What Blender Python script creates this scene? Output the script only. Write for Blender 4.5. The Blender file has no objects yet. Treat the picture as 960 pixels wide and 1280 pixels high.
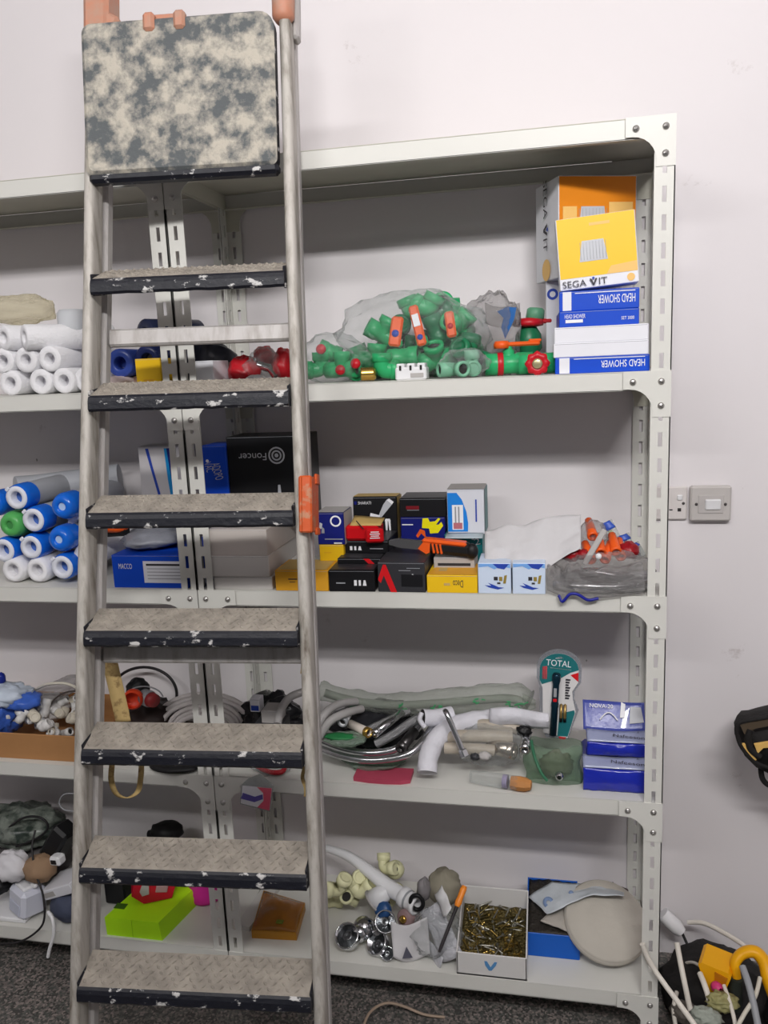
import bpy, math, random
from math import sin, cos, pi, radians as R_
from mathutils import Vector as V, Matrix as M, Euler, noise
random.seed(7)
scn = bpy.context.scene
COL = scn.collection

# ------------------------------------------------------------------ camera
CAM = V((0.77063, -1.97035, 1.53704)); EU = Euler((1.392318, 0.0422088, 0.196339), 'XYZ'); F = 1012.416
RM = EU.to_matrix()
cd = bpy.data.cameras.new('camera'); cam = bpy.data.objects.new('camera', cd); COL.objects.link(cam)
cam.location = CAM; cam.rotation_euler = EU
cd.sensor_fit = 'VERTICAL'; cd.sensor_height = 36.0; cd.sensor_width = 36.0; cd.lens = F / 1280 * 36; cd.clip_start = 0.02
scn.camera = cam

def ray(px, py):
    return RM @ V(((px - 480) / F, (640 - py) / F, -1.0))
def at(px, py, Y):
    d = ray(px, py); return CAM + d * ((Y - CAM.y) / d.y)
def atz(px, py, z):
    d = ray(px, py); return CAM + d * ((z - CAM.z) / d.z)
def X(px, Y, z):
    n = RM @ V((1, 0, (px - 480) / F)); return CAM.x - (n.y * (Y - CAM.y) + n.z * (z - CAM.z)) / n.x
def Z(px, py, Y):
    return at(px, py, Y).z

# ------------------------------------------------------------------ materials
def lin(c):
    return tuple((x / 255 / 12.92) if x / 255 <= 0.04045 else (((x / 255) + 0.055) / 1.055) ** 2.4 for x in c[:3]) + (1.0,)
MATS = {}
def mat(name, col, rough=0.5, metal=0.0, var=0.08, scale=14.0, bump=0.0, bscale=60.0, spec=0.3, trans=0.0, coat=0.0):
    if name in MATS: return MATS[name]
    m = bpy.data.materials.new(name); m.use_nodes = True; nt = m.node_tree; N = nt.nodes; L = nt.links
    b = N['Principled BSDF']; b.inputs['Roughness'].default_value = rough; b.inputs['Metallic'].default_value = metal
    b.inputs['Specular IOR Level'].default_value = spec
    if trans: b.inputs['Transmission Weight'].default_value = trans
    if coat: b.inputs['Coat Weight'].default_value = coat
    tc = N.new('ShaderNodeTexCoord'); nz = N.new('ShaderNodeTexNoise'); nz.inputs['Scale'].default_value = scale; nz.inputs['Detail'].default_value = 4
    L.new(tc.outputs['Object'], nz.inputs['Vector'])
    mx = N.new('ShaderNodeMix'); mx.data_type = 'RGBA'
    c = lin(col); mx.inputs[6].default_value = tuple(max(0, x * (1 - var)) for x in c[:3]) + (1,)
    mx.inputs[7].default_value = tuple(min(1, x * (1 + var)) for x in c[:3]) + (1,)
    L.new(nz.outputs['Fac'], mx.inputs[0]); L.new(mx.outputs[2], b.inputs['Base Color'])
    if bump:
        n2 = N.new('ShaderNodeTexNoise'); n2.inputs['Scale'].default_value = bscale; n2.inputs['Detail'].default_value = 5
        L.new(tc.outputs['Object'], n2.inputs['Vector'])
        bp = N.new('ShaderNodeBump'); bp.inputs['Strength'].default_value = bump; bp.inputs['Distance'].default_value = 0.01
        L.new(n2.outputs['Fac'], bp.inputs['Height']); L.new(bp.outputs[0], b.inputs['Normal'])
    MATS[name] = m; return m
def two_tone(name, a, b_, thr=0.5, soft=0.08, scale=20, rough=0.7, metal=0.0, bump=0.15, stretch=(1, 1, 1), detail=6, third=None):
    """surface with patches of a second colour (dust, plaster, paint splashes)"""
    if name in MATS: return MATS[name]
    m = bpy.data.materials.new(name); m.use_nodes = True; nt = m.node_tree; N = nt.nodes; L = nt.links
    b = N['Principled BSDF']; b.inputs['Roughness'].default_value = rough; b.inputs['Metallic'].default_value = metal
    tc = N.new('ShaderNodeTexCoord'); mp = N.new('ShaderNodeMapping'); mp.inputs['Scale'].default_value = stretch
    L.new(tc.outputs['Object'], mp.inputs[0])
    nz = N.new('ShaderNodeTexNoise'); nz.inputs['Scale'].default_value = scale; nz.inputs['Detail'].default_value = detail; nz.inputs['Roughness'].default_value = .62
    L.new(mp.outputs[0], nz.inputs['Vector'])
    cr = N.new('ShaderNodeValToRGB'); e = cr.color_ramp.elements
    e[0].position = thr - soft; e[0].color = lin(a); e[1].position = thr + soft; e[1].color = lin(b_)
    if third:
        x = cr.color_ramp.elements.new(min(.99, thr + soft * 2.6)); x.color = lin(third)
    L.new(nz.outputs['Fac'], cr.inputs[0]); L.new(cr.outputs[0], b.inputs['Base Color'])
    bp = N.new('ShaderNodeBump'); bp.inputs['Strength'].default_value = bump; bp.inputs['Distance'].default_value = 0.01
    L.new(nz.outputs['Fac'], bp.inputs['Height']); L.new(bp.outputs[0], b.inputs['Normal'])
    MATS[name] = m; return m
def clear(name, tint=(235, 238, 238), body=0.22, rough=0.15, bump=0.6, bscale=30.0, milk=(215, 218, 218)):
    """thin see-through plastic film with creases"""
    if name in MATS: return MATS[name]
    m = bpy.data.materials.new(name); m.use_nodes = True; nt = m.node_tree; N = nt.nodes; L = nt.links
    out = N['Material Output']; b = N['Principled BSDF']; b.inputs['Roughness'].default_value = rough
    b.inputs['Base Color'].default_value = lin(milk); b.inputs['Specular IOR Level'].default_value = 0.6
    tr = N.new('ShaderNodeBsdfTransparent'); tr.inputs[0].default_value = lin(tint)
    tc = N.new('ShaderNodeTexCoord'); nz = N.new('ShaderNodeTexNoise'); nz.inputs['Scale'].default_value = bscale; nz.inputs['Detail'].default_value = 3
    nz.inputs['Distortion'].default_value = 1.2
    L.new(tc.outputs['Object'], nz.inputs['Vector'])
    bp = N.new('ShaderNodeBump'); bp.inputs['Strength'].default_value = bump; bp.inputs['Distance'].default_value = 0.02
    L.new(nz.outputs['Fac'], bp.inputs['Height']); L.new(bp.outputs[0], b.inputs['Normal'])
    lw = N.new('ShaderNodeLayerWeight'); lw.inputs[0].default_value = 0.35; lw.inputs[0].default_value = 0.3
    mr = N.new('ShaderNodeMapRange'); mr.inputs[3].default_value = body; mr.inputs[4].default_value = min(1, body + 0.42)
    L.new(lw.outputs['Facing'], mr.inputs[0])
    mx = N.new('ShaderNodeMixShader'); L.new(mr.outputs[0], mx.inputs[0]); L.new(tr.outputs[0], mx.inputs[1]); L.new(b.outputs[0], mx.inputs[2])
    L.new(mx.outputs[0], out.inputs[0]); MATS[name] = m; return m

# ------------------------------------------------------------------ mesh builder
class MB:
    def __init__(s): s.v = []; s.f = []; s.mi = []; s.sm = []; s.mats = []; s.M = M.Identity(4)
    def slot(s, m):
        if m not in s.mats: s.mats.append(m)
        return s.mats.index(m)
    def add(s, vs, fs, m, smooth=False):
        o = len(s.v); i = s.slot(m); s.v += [s.M @ V(p) for p in vs]
        for f in fs: s.f.append([o + k for k in f]); s.mi.append(i); s.sm.append(smooth)
        return s
    def box(s, c, size, m, b=0.0, rot=None):
        hx, hy, hz = [x / 2 for x in size]; Q = M.Translation(V(c)) @ (rot.to_4x4() if rot else M.Identity(4))
        b = min(b, hx * .9, hy * .9, hz * .9)
        if b <= 0:
            vs = [(x * hx, y * hy, z * hz) for x in (-1, 1) for y in (-1, 1) for z in (-1, 1)]
            fs = [(0, 1, 3, 2), (4, 6, 7, 5), (0, 4, 5, 1), (2, 3, 7, 6), (0, 2, 6, 4), (1, 5, 7, 3)]
        else:
            vs = []; ix = {}
            for x in (-1, 1):
                for y in (-1, 1):
                    for z in (-1, 1):
                        for a in range(3):
                            p = [x * (hx - b), y * (hy - b), z * (hz - b)]; p[a] += (x, y, z)[a] * b
                            ix[(x, y, z, a)] = len(vs); vs.append(tuple(p))
            fs = []
            for a in range(3):
                o = [k for k in range(3) if k != a]
                for sg in (-1, 1):
                    q = []
                    for (p, r) in ((-1, -1), (1, -1), (1, 1), (-1, 1)):
                        k = [0, 0, 0]; k[a] = sg; k[o[0]] = p; k[o[1]] = r; q.append(ix[(*k, a)])
                    fl = (sg > 0) ^ (a == 1); fs.append(q if fl else q[::-1])
            for a in range(3):
                o = [k for k in range(3) if k != a]
                for p in (-1, 1):
                    for r in (-1, 1):
                        k = [0, 0, 0]; k[o[0]] = p; k[o[1]] = r
                        k1 = list(k); k1[a] = -1; k2 = list(k); k2[a] = 1
                        fs.append([ix[(*k1, o[0])], ix[(*k2, o[0])], ix[(*k2, o[1])], ix[(*k1, o[1])]])
            for x in (-1, 1):
                for y in (-1, 1):
                    for z in (-1, 1): fs.append([ix[(x, y, z, 0)], ix[(x, y, z, 1)], ix[(x, y, z, 2)]])
        return s.add([Q @ V(p) for p in vs], fs, m)
    def tube(s, pts, r, m, n=10, cap=True, smooth=True, flat=1.0):
        pts = [V(p) for p in pts]; k = len(pts)
        rs = r if isinstance(r, (list, tuple)) else [r] * k
        t0 = (pts[1] - pts[0]).normalized(); up = V((0, 0, 1)) if abs(t0.z) < .9 else V((1, 0, 0))
        u = t0.cross(up).normalized(); vs = []
        for i in range(k):
            t = (pts[min(i + 1, k - 1)] - pts[max(i - 1, 0)])
            t = t.normalized() if t.length > 1e-9 else t0
            u = (u - t * u.dot(t)); u = u.normalized() if u.length > 1e-6 else t.orthogonal().normalized()
            w = t.cross(u)
            for j in range(n):
                a = 2 * pi * j / n; vs.append(pts[i] + (u * cos(a) + w * sin(a) * flat) * rs[i])
        fs = [(i * n + j, i * n + (j + 1) % n, (i + 1) * n + (j + 1) % n, (i + 1) * n + j) for i in range(k - 1) for j in range(n)]
        s.add(vs, fs, m, smooth)
        if cap: s.add(vs[:n], [list(range(n))[::-1]], m); s.add(vs[-n:], [list(range(n))], m)
        return s
    def lathe(s, prof, m, o=(0, 0, 0), axis=(0, 0, 1), n=20, smooth=True):
        a = V(axis).normalized(); u = a.orthogonal().normalized(); w = a.cross(u); o = V(o); vs = []
        for (r, h) in prof:
            for j in range(n):
                t = 2 * pi * j / n; vs.append(o + a * h + (u * cos(t) + w * sin(t)) * r)
        fs = [(i * n + j, i * n + (j + 1) % n, (i + 1) * n + (j + 1) % n, (i + 1) * n + j) for i in range(len(prof) - 1) for j in range(n)]
        return s.add(vs, fs, m, smooth)
    def prism(s, poly, th, m, Q=None):
        """2-D outline in local xz, extruded +y by th, moved by Q"""
        Q = Q or M.Identity(4); n = len(poly)
        vs = [Q @ V((x, 0, z)) for x, z in poly] + [Q @ V((x, th, z)) for x, z in poly]
        fs = [list(range(n)), list(range(n, 2 * n))[::-1]] + [(i, i + n, (i + 1) % n + n, (i + 1) % n) for i in range(n)]
        return s.add(vs, fs, m)
    def ball(s, c, rad, m, seed=0, amp=0.0, fr=3.0, flat=None, nu=24, nv=14, rot=None, ridge=0.0):
        c = V(c); rad = V(rad) if not isinstance(rad, (int, float)) else V((rad,) * 3); vs = []
        for i in range(nv + 1):
            th = pi * i / nv
            for j in range(nu):
                ph = 2 * pi * j / nu; d = V((sin(th) * cos(ph), sin(th) * sin(ph), cos(th)))
                k = 1.0
                if amp: k += amp * noise.noise(d * fr + V((seed * 3.7, seed, 1.3))) + amp * .5 * noise.noise(d * fr * 2.7 + V((seed, 9, seed)))
                if ridge: k += ridge * (1 - abs(noise.noise(d * fr * 1.6 + V((seed, 4, 7)))) * 4)
                p = V((d.x * rad.x, d.y * rad.y, d.z * rad.z)) * k
                if rot: p = rot @ p
                if flat is not None: p.z = max(p.z, flat - c.z)
                vs.append(c + p)
        fs = [(i * nu + j, (i + 1) * nu + j, (i + 1) * nu + (j + 1) % nu, i * nu + (j + 1) % nu) for i in range(nv) for j in range(nu)]
        return s.add(vs, fs, m, True)
    def sheet(s, fn, nu, nv, m, th=0.0006):
        """thin sheet fn(u,v)->point with real thickness"""
        P = [[V(fn(i / nu, j / nv)) for j in range(nv + 1)] for i in range(nu + 1)]; vs = []
        nn = (nu + 1) * (nv + 1)
        def nrm(i, j):
            a = P[min(i + 1, nu)][j] - P[max(i - 1, 0)][j]; b = P[i][min(j + 1, nv)] - P[i][max(j - 1, 0)]
            c = a.cross(b); return c.normalized() if c.length > 1e-12 else V((0, 0, 1))
        vs = [P[i][j] for i in range(nu + 1) for j in range(nv + 1)] + [P[i][j] - nrm(i, j) * th for i in range(nu + 1) for j in range(nv + 1)]
        k = lambda i, j: i * (nv + 1) + j
        fs = []
        for i in range(nu):
            for j in range(nv):
                q = (k(i, j), k(i + 1, j), k(i + 1, j + 1), k(i, j + 1)); fs.append(q); fs.append(tuple(x + nn for x in q[::-1]))
        for i in range(nu):
            fs += [(k(i, 0), k(i, 0) + nn, k(i + 1, 0) + nn, k(i + 1, 0)), (k(i, nv), k(i + 1, nv), k(i + 1, nv) + nn, k(i, nv) + nn)]
        for j in range(nv):
            fs += [(k(0, j), k(0, j + 1), k(0, j + 1) + nn, k(0, j) + nn), (k(nu, j), k(nu, j) + nn, k(nu, j + 1) + nn, k(nu, j + 1))]
        return s.add(vs, fs, m, True)
    def text(s, st, m, Q, h=None, w=None, shear=0.0):
        """flat lettering laid in local xz facing -y, centred, moved by Q; h = cap height, w = width limit"""
        vs, fs = text_mesh(st)
        if not vs: return s
        x0 = min(p[0] for p in vs); x1 = max(p[0] for p in vs); y0 = min(p[1] for p in vs); y1 = max(p[1] for p in vs)
        sy = h / (y1 - y0) if h else None; sx = w / (x1 - x0) if w else None
        sx = sx or sy; sy = sy or sx
        pts = [Q @ V(((p[0] - (x0 + x1) / 2) * sx + shear * (p[1] - (y0 + y1) / 2) * sy, 0, (p[1] - (y0 + y1) / 2) * sy)) for p in vs]
        return s.add(pts, fs, m)
    def build(s, name, parent=None, origin=None, link=True):
        if origin is None:
            if parent is not None: origin = PLOC.get(parent.name, V((0, 0, 0)))
            else:
                xs = [p.x for p in s.v]; ys = [p.y for p in s.v]; zs = [p.z for p in s.v]
                origin = V(((min(xs) + max(xs)) / 2, (min(ys) + max(ys)) / 2, min(zs)))
        origin = V(origin)
        me = bpy.data.meshes.new(name); me.from_pydata([tuple(p - origin) for p in s.v], [], s.f); me.update()
        for m in s.mats: me.materials.append(m)
        me.polygons.foreach_set('material_index', s.mi); me.polygons.foreach_set('use_smooth', s.sm); me.update()
        o = bpy.data.objects.new(name, me); COL.objects.link(o)
        if parent is not None: o.parent = parent; PLOC[o.name] = origin
        else: o.location = origin; PLOC[o.name] = origin
        return o
PLOC = {}
_TX = {}
def text_mesh(st):
    if st in _TX: return _TX[st]
    c = bpy.data.curves.new('t', 'FONT'); c.body = st; c.size = 1; c.resolution_u = 3
    o = bpy.data.objects.new('t', c); COL.objects.link(o)
    dg = bpy.context.evaluated_depsgraph_get(); me = bpy.data.meshes.new_from_object(o.evaluated_get(dg))
    r = ([tuple(v.co) for v in me.vertices], [list(p.vertices) for p in me.polygons])
    bpy.data.objects.remove(o); bpy.data.curves.remove(c); bpy.data.meshes.remove(me)
    _TX[st] = r; return r
def tag(o, label, cat, group=None, kind=None):
    o['label'] = label; o['category'] = cat
    if group: o['group'] = group
    if kind: o['kind'] = kind
    return o
def thing(name, label, cat, loc=(0, 0, 0), group=None, rot=None):
    o = bpy.data.objects.new(name, None); COL.objects.link(o); o.location = loc; o.empty_display_size = .05
    if rot: o.rotation_euler = rot
    PLOC[o.name] = V(loc); return tag(o, label, cat, group)
def struct(mb, name, label=None):
    o = mb.build(name); o['kind'] = 'structure'
    if label: o['label'] = label
    return o
def dup(root, loc, rot, label, group=None):
    r = root.copy(); COL.objects.link(r); r.location = loc; r.rotation_euler = rot; r['label'] = label
    if group: r['group'] = group
    PLOC[r.name] = V(loc)
    for ch in list(root.children):
        c = ch.copy(); COL.objects.link(c); c.parent = r
        for g in list(ch.children):
            d = g.copy(); COL.objects.link(d); d.parent = c
    return r
def smooth_path(P, k=6):
    P = [V(p) for p in P]; out = []
    for i in range(len(P) - 1):
        a, b, c, d = P[max(i - 1, 0)], P[i], P[i + 1], P[min(i + 2, len(P) - 1)]
        for j in range(k):
            t = j / k; out.append(.5 * ((2 * b) + (c - a) * t + (2 * a - 5 * b + 4 * c - d) * t * t + (3 * b - a - 3 * c + d) * t ** 3))
    out.append(P[-1]); return out
def frameQ(o, ex, ez):
    ex = V(ex).normalized(); ez = V(ez).normalized(); ey = ez.cross(ex).normalized(); ez = ex.cross(ey)
    return M(((ex.x, ey.x, ez.x, o[0]), (ex.y, ey.y, ez.y, o[1]), (ex.z, ey.z, ez.z, o[2]), (0, 0, 0, 1)))

# ------------------------------------------------------------------ room
FR = -0.336
S = {1: 1.9609, 2: 1.5063, 3: 1.0614, 4: 0.6125, 5: 0.15}
def wall_mat(name):
    m = mat(name, (226, 221, 223), 0.75, var=0.03, scale=1.6, bump=0.06, bscale=9)
    nt = m.node_tree; N = nt.nodes; L = nt.links; b = N['Principled BSDF']
    src = b.inputs['Base Color'].links[0].from_socket
    tc = N.new('ShaderNodeTexCoord'); n = N.new('ShaderNodeTexNoise'); n.inputs['Scale'].default_value = 7; n.inputs['Detail'].default_value = 8; n.inputs['Roughness'].default_value = .75
    L.new(tc.outputs['Object'], n.inputs['Vector'])
    cr = N.new('ShaderNodeValToRGB'); cr.color_ramp.elements[0].position = .66; cr.color_ramp.elements[0].color = (0, 0, 0, 1); cr.color_ramp.elements[1].position = .74; cr.color_ramp.elements[1].color = (.5, .5, .5, 1)
    L.new(n.outputs['Fac'], cr.inputs[0])
    mx = N.new('ShaderNodeMix'); mx.data_type = 'RGBA'; L.new(cr.outputs[0], mx.inputs[0]); L.new(src, mx.inputs[6]); mx.inputs[7].default_value = lin((176, 165, 163))
    L.new(mx.outputs[2], b.inputs['Base Color']); return m
WM = wall_mat('painted_wall')
XL, XR, YB, HC = -2.8, 3.6, -4.2, 3.0
struct(MB().box(((XL + XR) / 2, .05 + .002, HC / 2), (XR - XL + .2, .1, HC), WM), 'wall_back')
struct(MB().box((XL - .05, YB / 2, HC / 2), (.1, -YB, HC), WM), 'wall_left')
struct(MB().box((XR + .05, YB / 2, HC / 2), (.1, -YB, HC), WM), 'wall_right')
struct(MB().box(((XL + XR) / 2, YB / 2, HC + .05), (XR - XL + .2, -YB + .2, .1), WM), 'ceiling')
def granite():
    m = bpy.data.materials.new('speckled_granite'); m.use_nodes = True; nt = m.node_tree; N = nt.nodes; L = nt.links; b = N['Principled BSDF']
    b.inputs['Roughness'].default_value = .28
    tc = N.new('ShaderNodeTexCoord'); vo = N.new('ShaderNodeTexVoronoi'); vo.inputs['Scale'].default_value = 190
    L.new(tc.outputs['Object'], vo.inputs['Vector'])
    sp = N.new('ShaderNodeSeparateColor'); L.new(vo.outputs['Color'], sp.inputs[0])
    cr = N.new('ShaderNodeValToRGB'); e = cr.color_ramp.elements; cr.color_ramp.interpolation = 'CONSTANT'
    e[0].position = 0; e[0].color = lin((78, 77, 75)); e[1].position = .3; e[1].color = lin((122, 115, 111))
    for p, c in ((.55, (102, 102, 98)), (.72, (146, 136, 131)), (.88, (88, 90, 86))):
        x = e.new(p); x.color = lin(c)
    L.new(sp.outputs[0], cr.inputs[0]); L.new(cr.outputs[0], b.inputs['Base Color']); return m
struct(MB().box(((XL + XR) / 2, YB / 2, -.05), (XR - XL + .2, -YB + .2, .1), granite()), 'floor')

# ------------------------------------------------------------------ shelving
STEEL = mat('grey_white_painted_steel', (214, 213, 207), 0.38, var=0.03, scale=6)
STEELD = mat('darker_painted_steel_inside', (196, 194, 180), 0.5, var=0.08, scale=9)  # darker, yellower steel for the top panel, lips, panel ends and rear plates
BOLT = mat('zinc_bolt', (190, 188, 185), 0.3, metal=0.9)
def flange(mb, o, ax, n, length, width, th=0.0022, pitch=0.05, slot=(0.008, 0.028)):
    """slotted strip: o corner, ax width direction, n thickness direction, up z"""
    o = V(o); ax = V(ax); n = V(n); rows = int(length / pitch)
    c0 = (width - slot[0]) / 2; xs = [0, c0, c0 + slot[0], width]
    zs = [0.0]
    for i in range(rows): zs += [i * pitch + (pitch - slot[1]) / 2, i * pitch + (pitch + slot[1]) / 2]
    zs.append(length); nz = len(zs); vs = []
    for k in (0, 1):
        for z in zs:
            for x in xs: vs.append(o + ax * x + V((0, 0, z)) + n * (th * k))
    I = lambda k, i, j: k * nz * 4 + i * 4 + j
    fs = []
    for i in range(nz - 1):
        for j in range(3):
            if j == 1 and i % 2 == 1:
                a, b_ = i, i + 1
                fs += [(I(0, a, 1), I(0, a, 2), I(1, a, 2), I(1, a, 1)), (I(0, b_, 2), I(0, b_, 1), I(1, b_, 1), I(1, b_, 2)),
                       (I(0, b_, 1), I(0, a, 1), I(1, a, 1), I(1, b_, 1)), (I(0, a, 2), I(0, b_, 2), I(1, b_, 2), I(1, a, 2))]
                continue
            fs += [(I(0, i, j), I(0, i, j + 1), I(0, i + 1, j + 1), I(0, i + 1, j)), (I(1, i, j + 1), I(1, i, j), I(1, i + 1, j), I(1, i + 1, j + 1))]
    for i in range(nz - 1):
        fs += [(I(0, i + 1, 0), I(1, i + 1, 0), I(1, i, 0), I(0, i, 0)), (I(0, i, 3), I(1, i, 3), I(1, i + 1, 3), I(0, i + 1, 3))]
    for j in range(3):
        fs += [(I(0, nz - 1, j), I(0, nz - 1, j + 1), I(1, nz - 1, j + 1), I(1, nz - 1, j)), (I(1, 0, j), I(1, 0, j + 1), I(0, 0, j + 1), I(0, 0, j))]
    mb.add(vs, fs, STEEL)
UW = 0.037
def gusset_poly(sx, up):
    """corner plate outline from the outer corner; sx=+1 means it reaches to +x"""
    a, r, hb = 0.088, 0.042, 0.034
    pts = [(0, 0), (a, 0), (a, -hb)]
    c = (UW - .003 + r, -hb - r)
    for i in range(7):
        t = pi / 2 + (pi / 2) * i / 6; pts.append((c[0] + r * cos(t), c[1] + r * sin(t)))
    pts += [(UW - .003, -hb - r - .012), (0, -hb - r - .012)]
    return [(sx * x, z) for x, z in pts] if sx > 0 else [(sx * x, z) for x, z in pts][::-1]
def shelving(x0, x1, label):
    T = thing('shelving_unit', label, 'shelf', (x0, FR, 0)); top = S[1] + .0002
    for cx, sx in ((x0, 1), (x1, -1)):
        for cy, sy in ((FR, 1), (-.004, -1)):
            mb = MB(); flange(mb, (cx, cy, 0), (sx, 0, 0), (0, sy, 0), top, UW); flange(mb, (cx, cy, 0), (0, sy, 0), (sx, 0, 0), top, UW)
            mb.build('upright', T)
    for k in range(1, 6):
        z = S[k]; mb = MB(); a, b = x0 + .004, x1 - .004; f, r = FR + .004, -.008; t = .0012; h = .036
        mb.box(((a + b) / 2, (f + r) / 2, z - t / 2), (b - a, r - f, t), STEELD if k == 1 else STEEL)
        for y, s in ((f, 1), (r, -1)):
            mb.box(((a + b) / 2, y + s * t / 2, z - h / 2 - t), (b - a, t, h - t), STEEL)
            mb.box(((a + b) / 2, y + s * .009, z - h + t / 2), (b - a, .018, t), STEELD)
        for x, s in ((a, 1), (b, -1)):
            mb.box((x + s * t / 2, (f + r) / 2, z - h / 2 - t), (t, r - f - .01, h - t), STEELD)
        sh = mb.build('shelf_panel', T)
        for cx, sx in ((x0, 1), (x1, -1)):
            for cy, sy in ((FR - .0018, 1),):
                g = MB(); g.prism(gusset_poly(sx, 1), .0018, STEEL, M.Translation(V((cx, cy, z + .0002))))
                go = g.build('corner_plate', T)
                for (bx, bz) in ((.018, -.02), (.070, -.02), (.018, -.066)):
                    q = MB(); o = V((cx + sx * bx, cy, z + bz)); q.lathe([(.0, .0045), (.0035, .0042), (.0062, .0022), (.0065, 0)], BOLT, o, (0, -1, 0), 12)
                    q.lathe([(.0, .0052), (.0022, .0050), (.0024, .0042)], BOLT, o, (0, -1, 0), 6); q.build('bolt', go)
            g = MB(); g.prism(gusset_poly(sx, 1), .0018, STEELD, M.Translation(V((cx, -.0085, z + .002)))); g.build('corner_plate', T)
    return T
shelving(0.0, 1.0, 'pale grey slotted steel shelving unit on the right, loaded with boxes and fittings')
shelving(-1.002, -0.002, 'pale grey slotted steel shelving unit on the left, mostly behind the ladder')

# ------------------------------------------------------------------ ladder
def ladder():
    O = V((.114, -.515, 1.72)); Rm = Euler((R_(-11.2), R_(.6), R_(5.7)), 'XYZ').to_matrix()
    Q = M.Translation(O) @ Rm.to_4x4()
    T = thing('step_ladder', 'dusty aluminium stepladder with dark plastic-edged treads leaning before the shelves', 'ladder', (O.x, O.y - .28, 0))
    hw = lambda w: .1856 + .0059 * (-w / .22) if w < 0 else .1856 - .004 * (w / .22)
    ALU = two_tone('dusty_ladder_aluminium', (186, 181, 174), (150, 144, 135), .53, .09, 9, .6, 0.15, .12, (6, 6, 1), third=(92, 80, 70))
    REAR = two_tone('grey_ladder_aluminium', (186, 182, 180), (164, 158, 154), .55, .1, 8, .5, 0.2, .08, (6, 6, 1))
    ORG = two_tone('worn_orange_plastic', (200, 82, 26), (186, 128, 96), .57, .05, 46, .5, 0, .1)
    PINK = two_tone('faded_orange_plastic', (190, 128, 102), (178, 138, 118), .5, .1, 30, .55, 0, .05)
    DUST = two_tone('cement_dust_on_tread', (164, 156, 145), (138, 131, 122), .5, .14, 34, .9, 0, .5)
    NAVY = two_tone('splashed_navy_plastic', (13, 15, 27), (19, 21, 33), .56, .03, 34, .5, 0, .25, (1, 1, 1.6), third=(196, 194, 192))
    RUST = two_tone('rusty_foot', (112, 78, 56), (80, 62, 52), .5, .1, 30, .8, 0, .3)
    wb = -(O.z) / cos(R_(11.2)) + .012; wt = .66
    for s in (-1, 1):
        mb = MB(); mb.M = Q; prof = []
        w_, d_, rr = .021, .048, .009
        for (cx, cy, a0) in ((w_ - rr, d_ - rr, 0), (rr, d_ - rr, 90), (rr, rr, 180), (w_ - rr, rr, 270)):
            for i in range(5): a = R_(a0 + 22.5 * i); prof.append((cx + rr * cos(a), cy + rr * sin(a)))
        n = len(prof); ws = [wt, .3, 0, -.4, -.9, wb]; vs = []
        for w in ws:
            for (x, y) in prof: vs.append((s * (hw(w) + x), .010 + y, w))
        fs = [(i * n + j, i * n + (j + 1) % n, (i + 1) * n + (j + 1) % n, (i + 1) * n + j) for i in range(len(ws) - 1) for j in range(n)]
        if s > 0: fs = [f[::-1] for f in fs]
        mb.add(vs, fs, ALU, True); mb.add(vs[:n], [list(range(n))], ALU); mb.add(vs[-n:], [list(range(n))], ALU)
        r = mb.build('side_rail', T)
        c = MB(); c.M = Q
        if s < 0:
            c.box((s * (hw(.52) - .004), .03, .565), (.050, .064, .22), PINK, .008); c.box((s * (hw(.46) - .022), .028, .47), (.03, .05, .07), PINK, .006, Euler((0, R_(28), 0)).to_matrix())
        else:
            c.lathe([(.0, -.032), (.014, -.03), (.021, -.02), (.022, .03), (.016, .04), (0, .042)], PINK, (s * (hw(.5) + .008), .022, .50), (0, 0, 1), 14)
            c.box((s * (hw(.5) + .026), .052, .52), (.014, .03, .14), REAR, .005)
        c.build('top_cap', r)
        f = MB(); f.M = Q; f.box((s * (hw(wb) + .0105), .033, wb + .10), (.027, .056, .23), RUST, .006); f.build('foot', r)
        # rear frame
        mb = MB(); mb.M = Q; vs = []
        a, b, c0, d0 = .0, .020, .070, .098
        for w in (wt - .1, 0, -.6, wb + .06):
            for (x, y) in ((a, c0 + .004), (a + .004, c0), (b - .004, c0), (b, c0 + .004), (b, d0 - .004), (b - .004, d0), (a + .004, d0), (a, d0 - .004)): vs.append((s * (hw(w) + x - .001), y, w))
        fs = [(i * 8 + j, i * 8 + (j + 1) % 8, (i + 1) * 8 + (j + 1) % 8, (i + 1) * 8 + j) for i in range(3) for j in range(8)] + [list(range(8)), list(range(24, 32))[::-1]]
        if s > 0: fs = [f[::-1] for f in fs]
        mb.add(vs, fs, REAR); rr_ = mb.build('rear_leg', T)
        f = MB(); f.M = Q; f.box((s * (hw(wb) + .010), .084, wb + .115), (.026, .034, .12), RUST, .005); f.build('foot', rr_)
    for w in (-.095, -.716, -1.335):
        mb = MB(); mb.M = Q; mb.box((0, .083, w), (2 * hw(w) - .006, .018, .034), REAR, .004); mb.build('cross_bar', T)
    # treads
    tl = R_(29); D = .075
    for k in range(8):
        w = -.22 * k; h = hw(w) - .0005; mb = MB(); mb.M = Q
        e1 = V((0, cos(tl), sin(tl))); e2 = V((0, -sin(tl), cos(tl)))
        o = V((0, 0, w)); th = .030
        # front apron: slightly bowed plastic edge, drops straight down the ladder plane
        nx = 26; vs = []; prof = [(D, -.014), (D, -.002), (.012, -.001), (.003, -.0015), (0, -.005), (-.0015, -.012), (-.0005, -.026), (.004, -.032), (.012, -.030), (.013, -.016)]
        for i in range(nx + 1):
            x = -h + 2 * h * i / nx
            for (d, z) in prof:
                p = o + V((x, 0, 0))
                if d > .01 and z > -.02: p = p + e1 * d + e2 * z
                else: p = p + V((0, d, z + d * .4))
                if z < -.02: p.z += .0016 * noise.noise(V((x * 30, k, 0)))
                vs.append(p)
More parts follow.
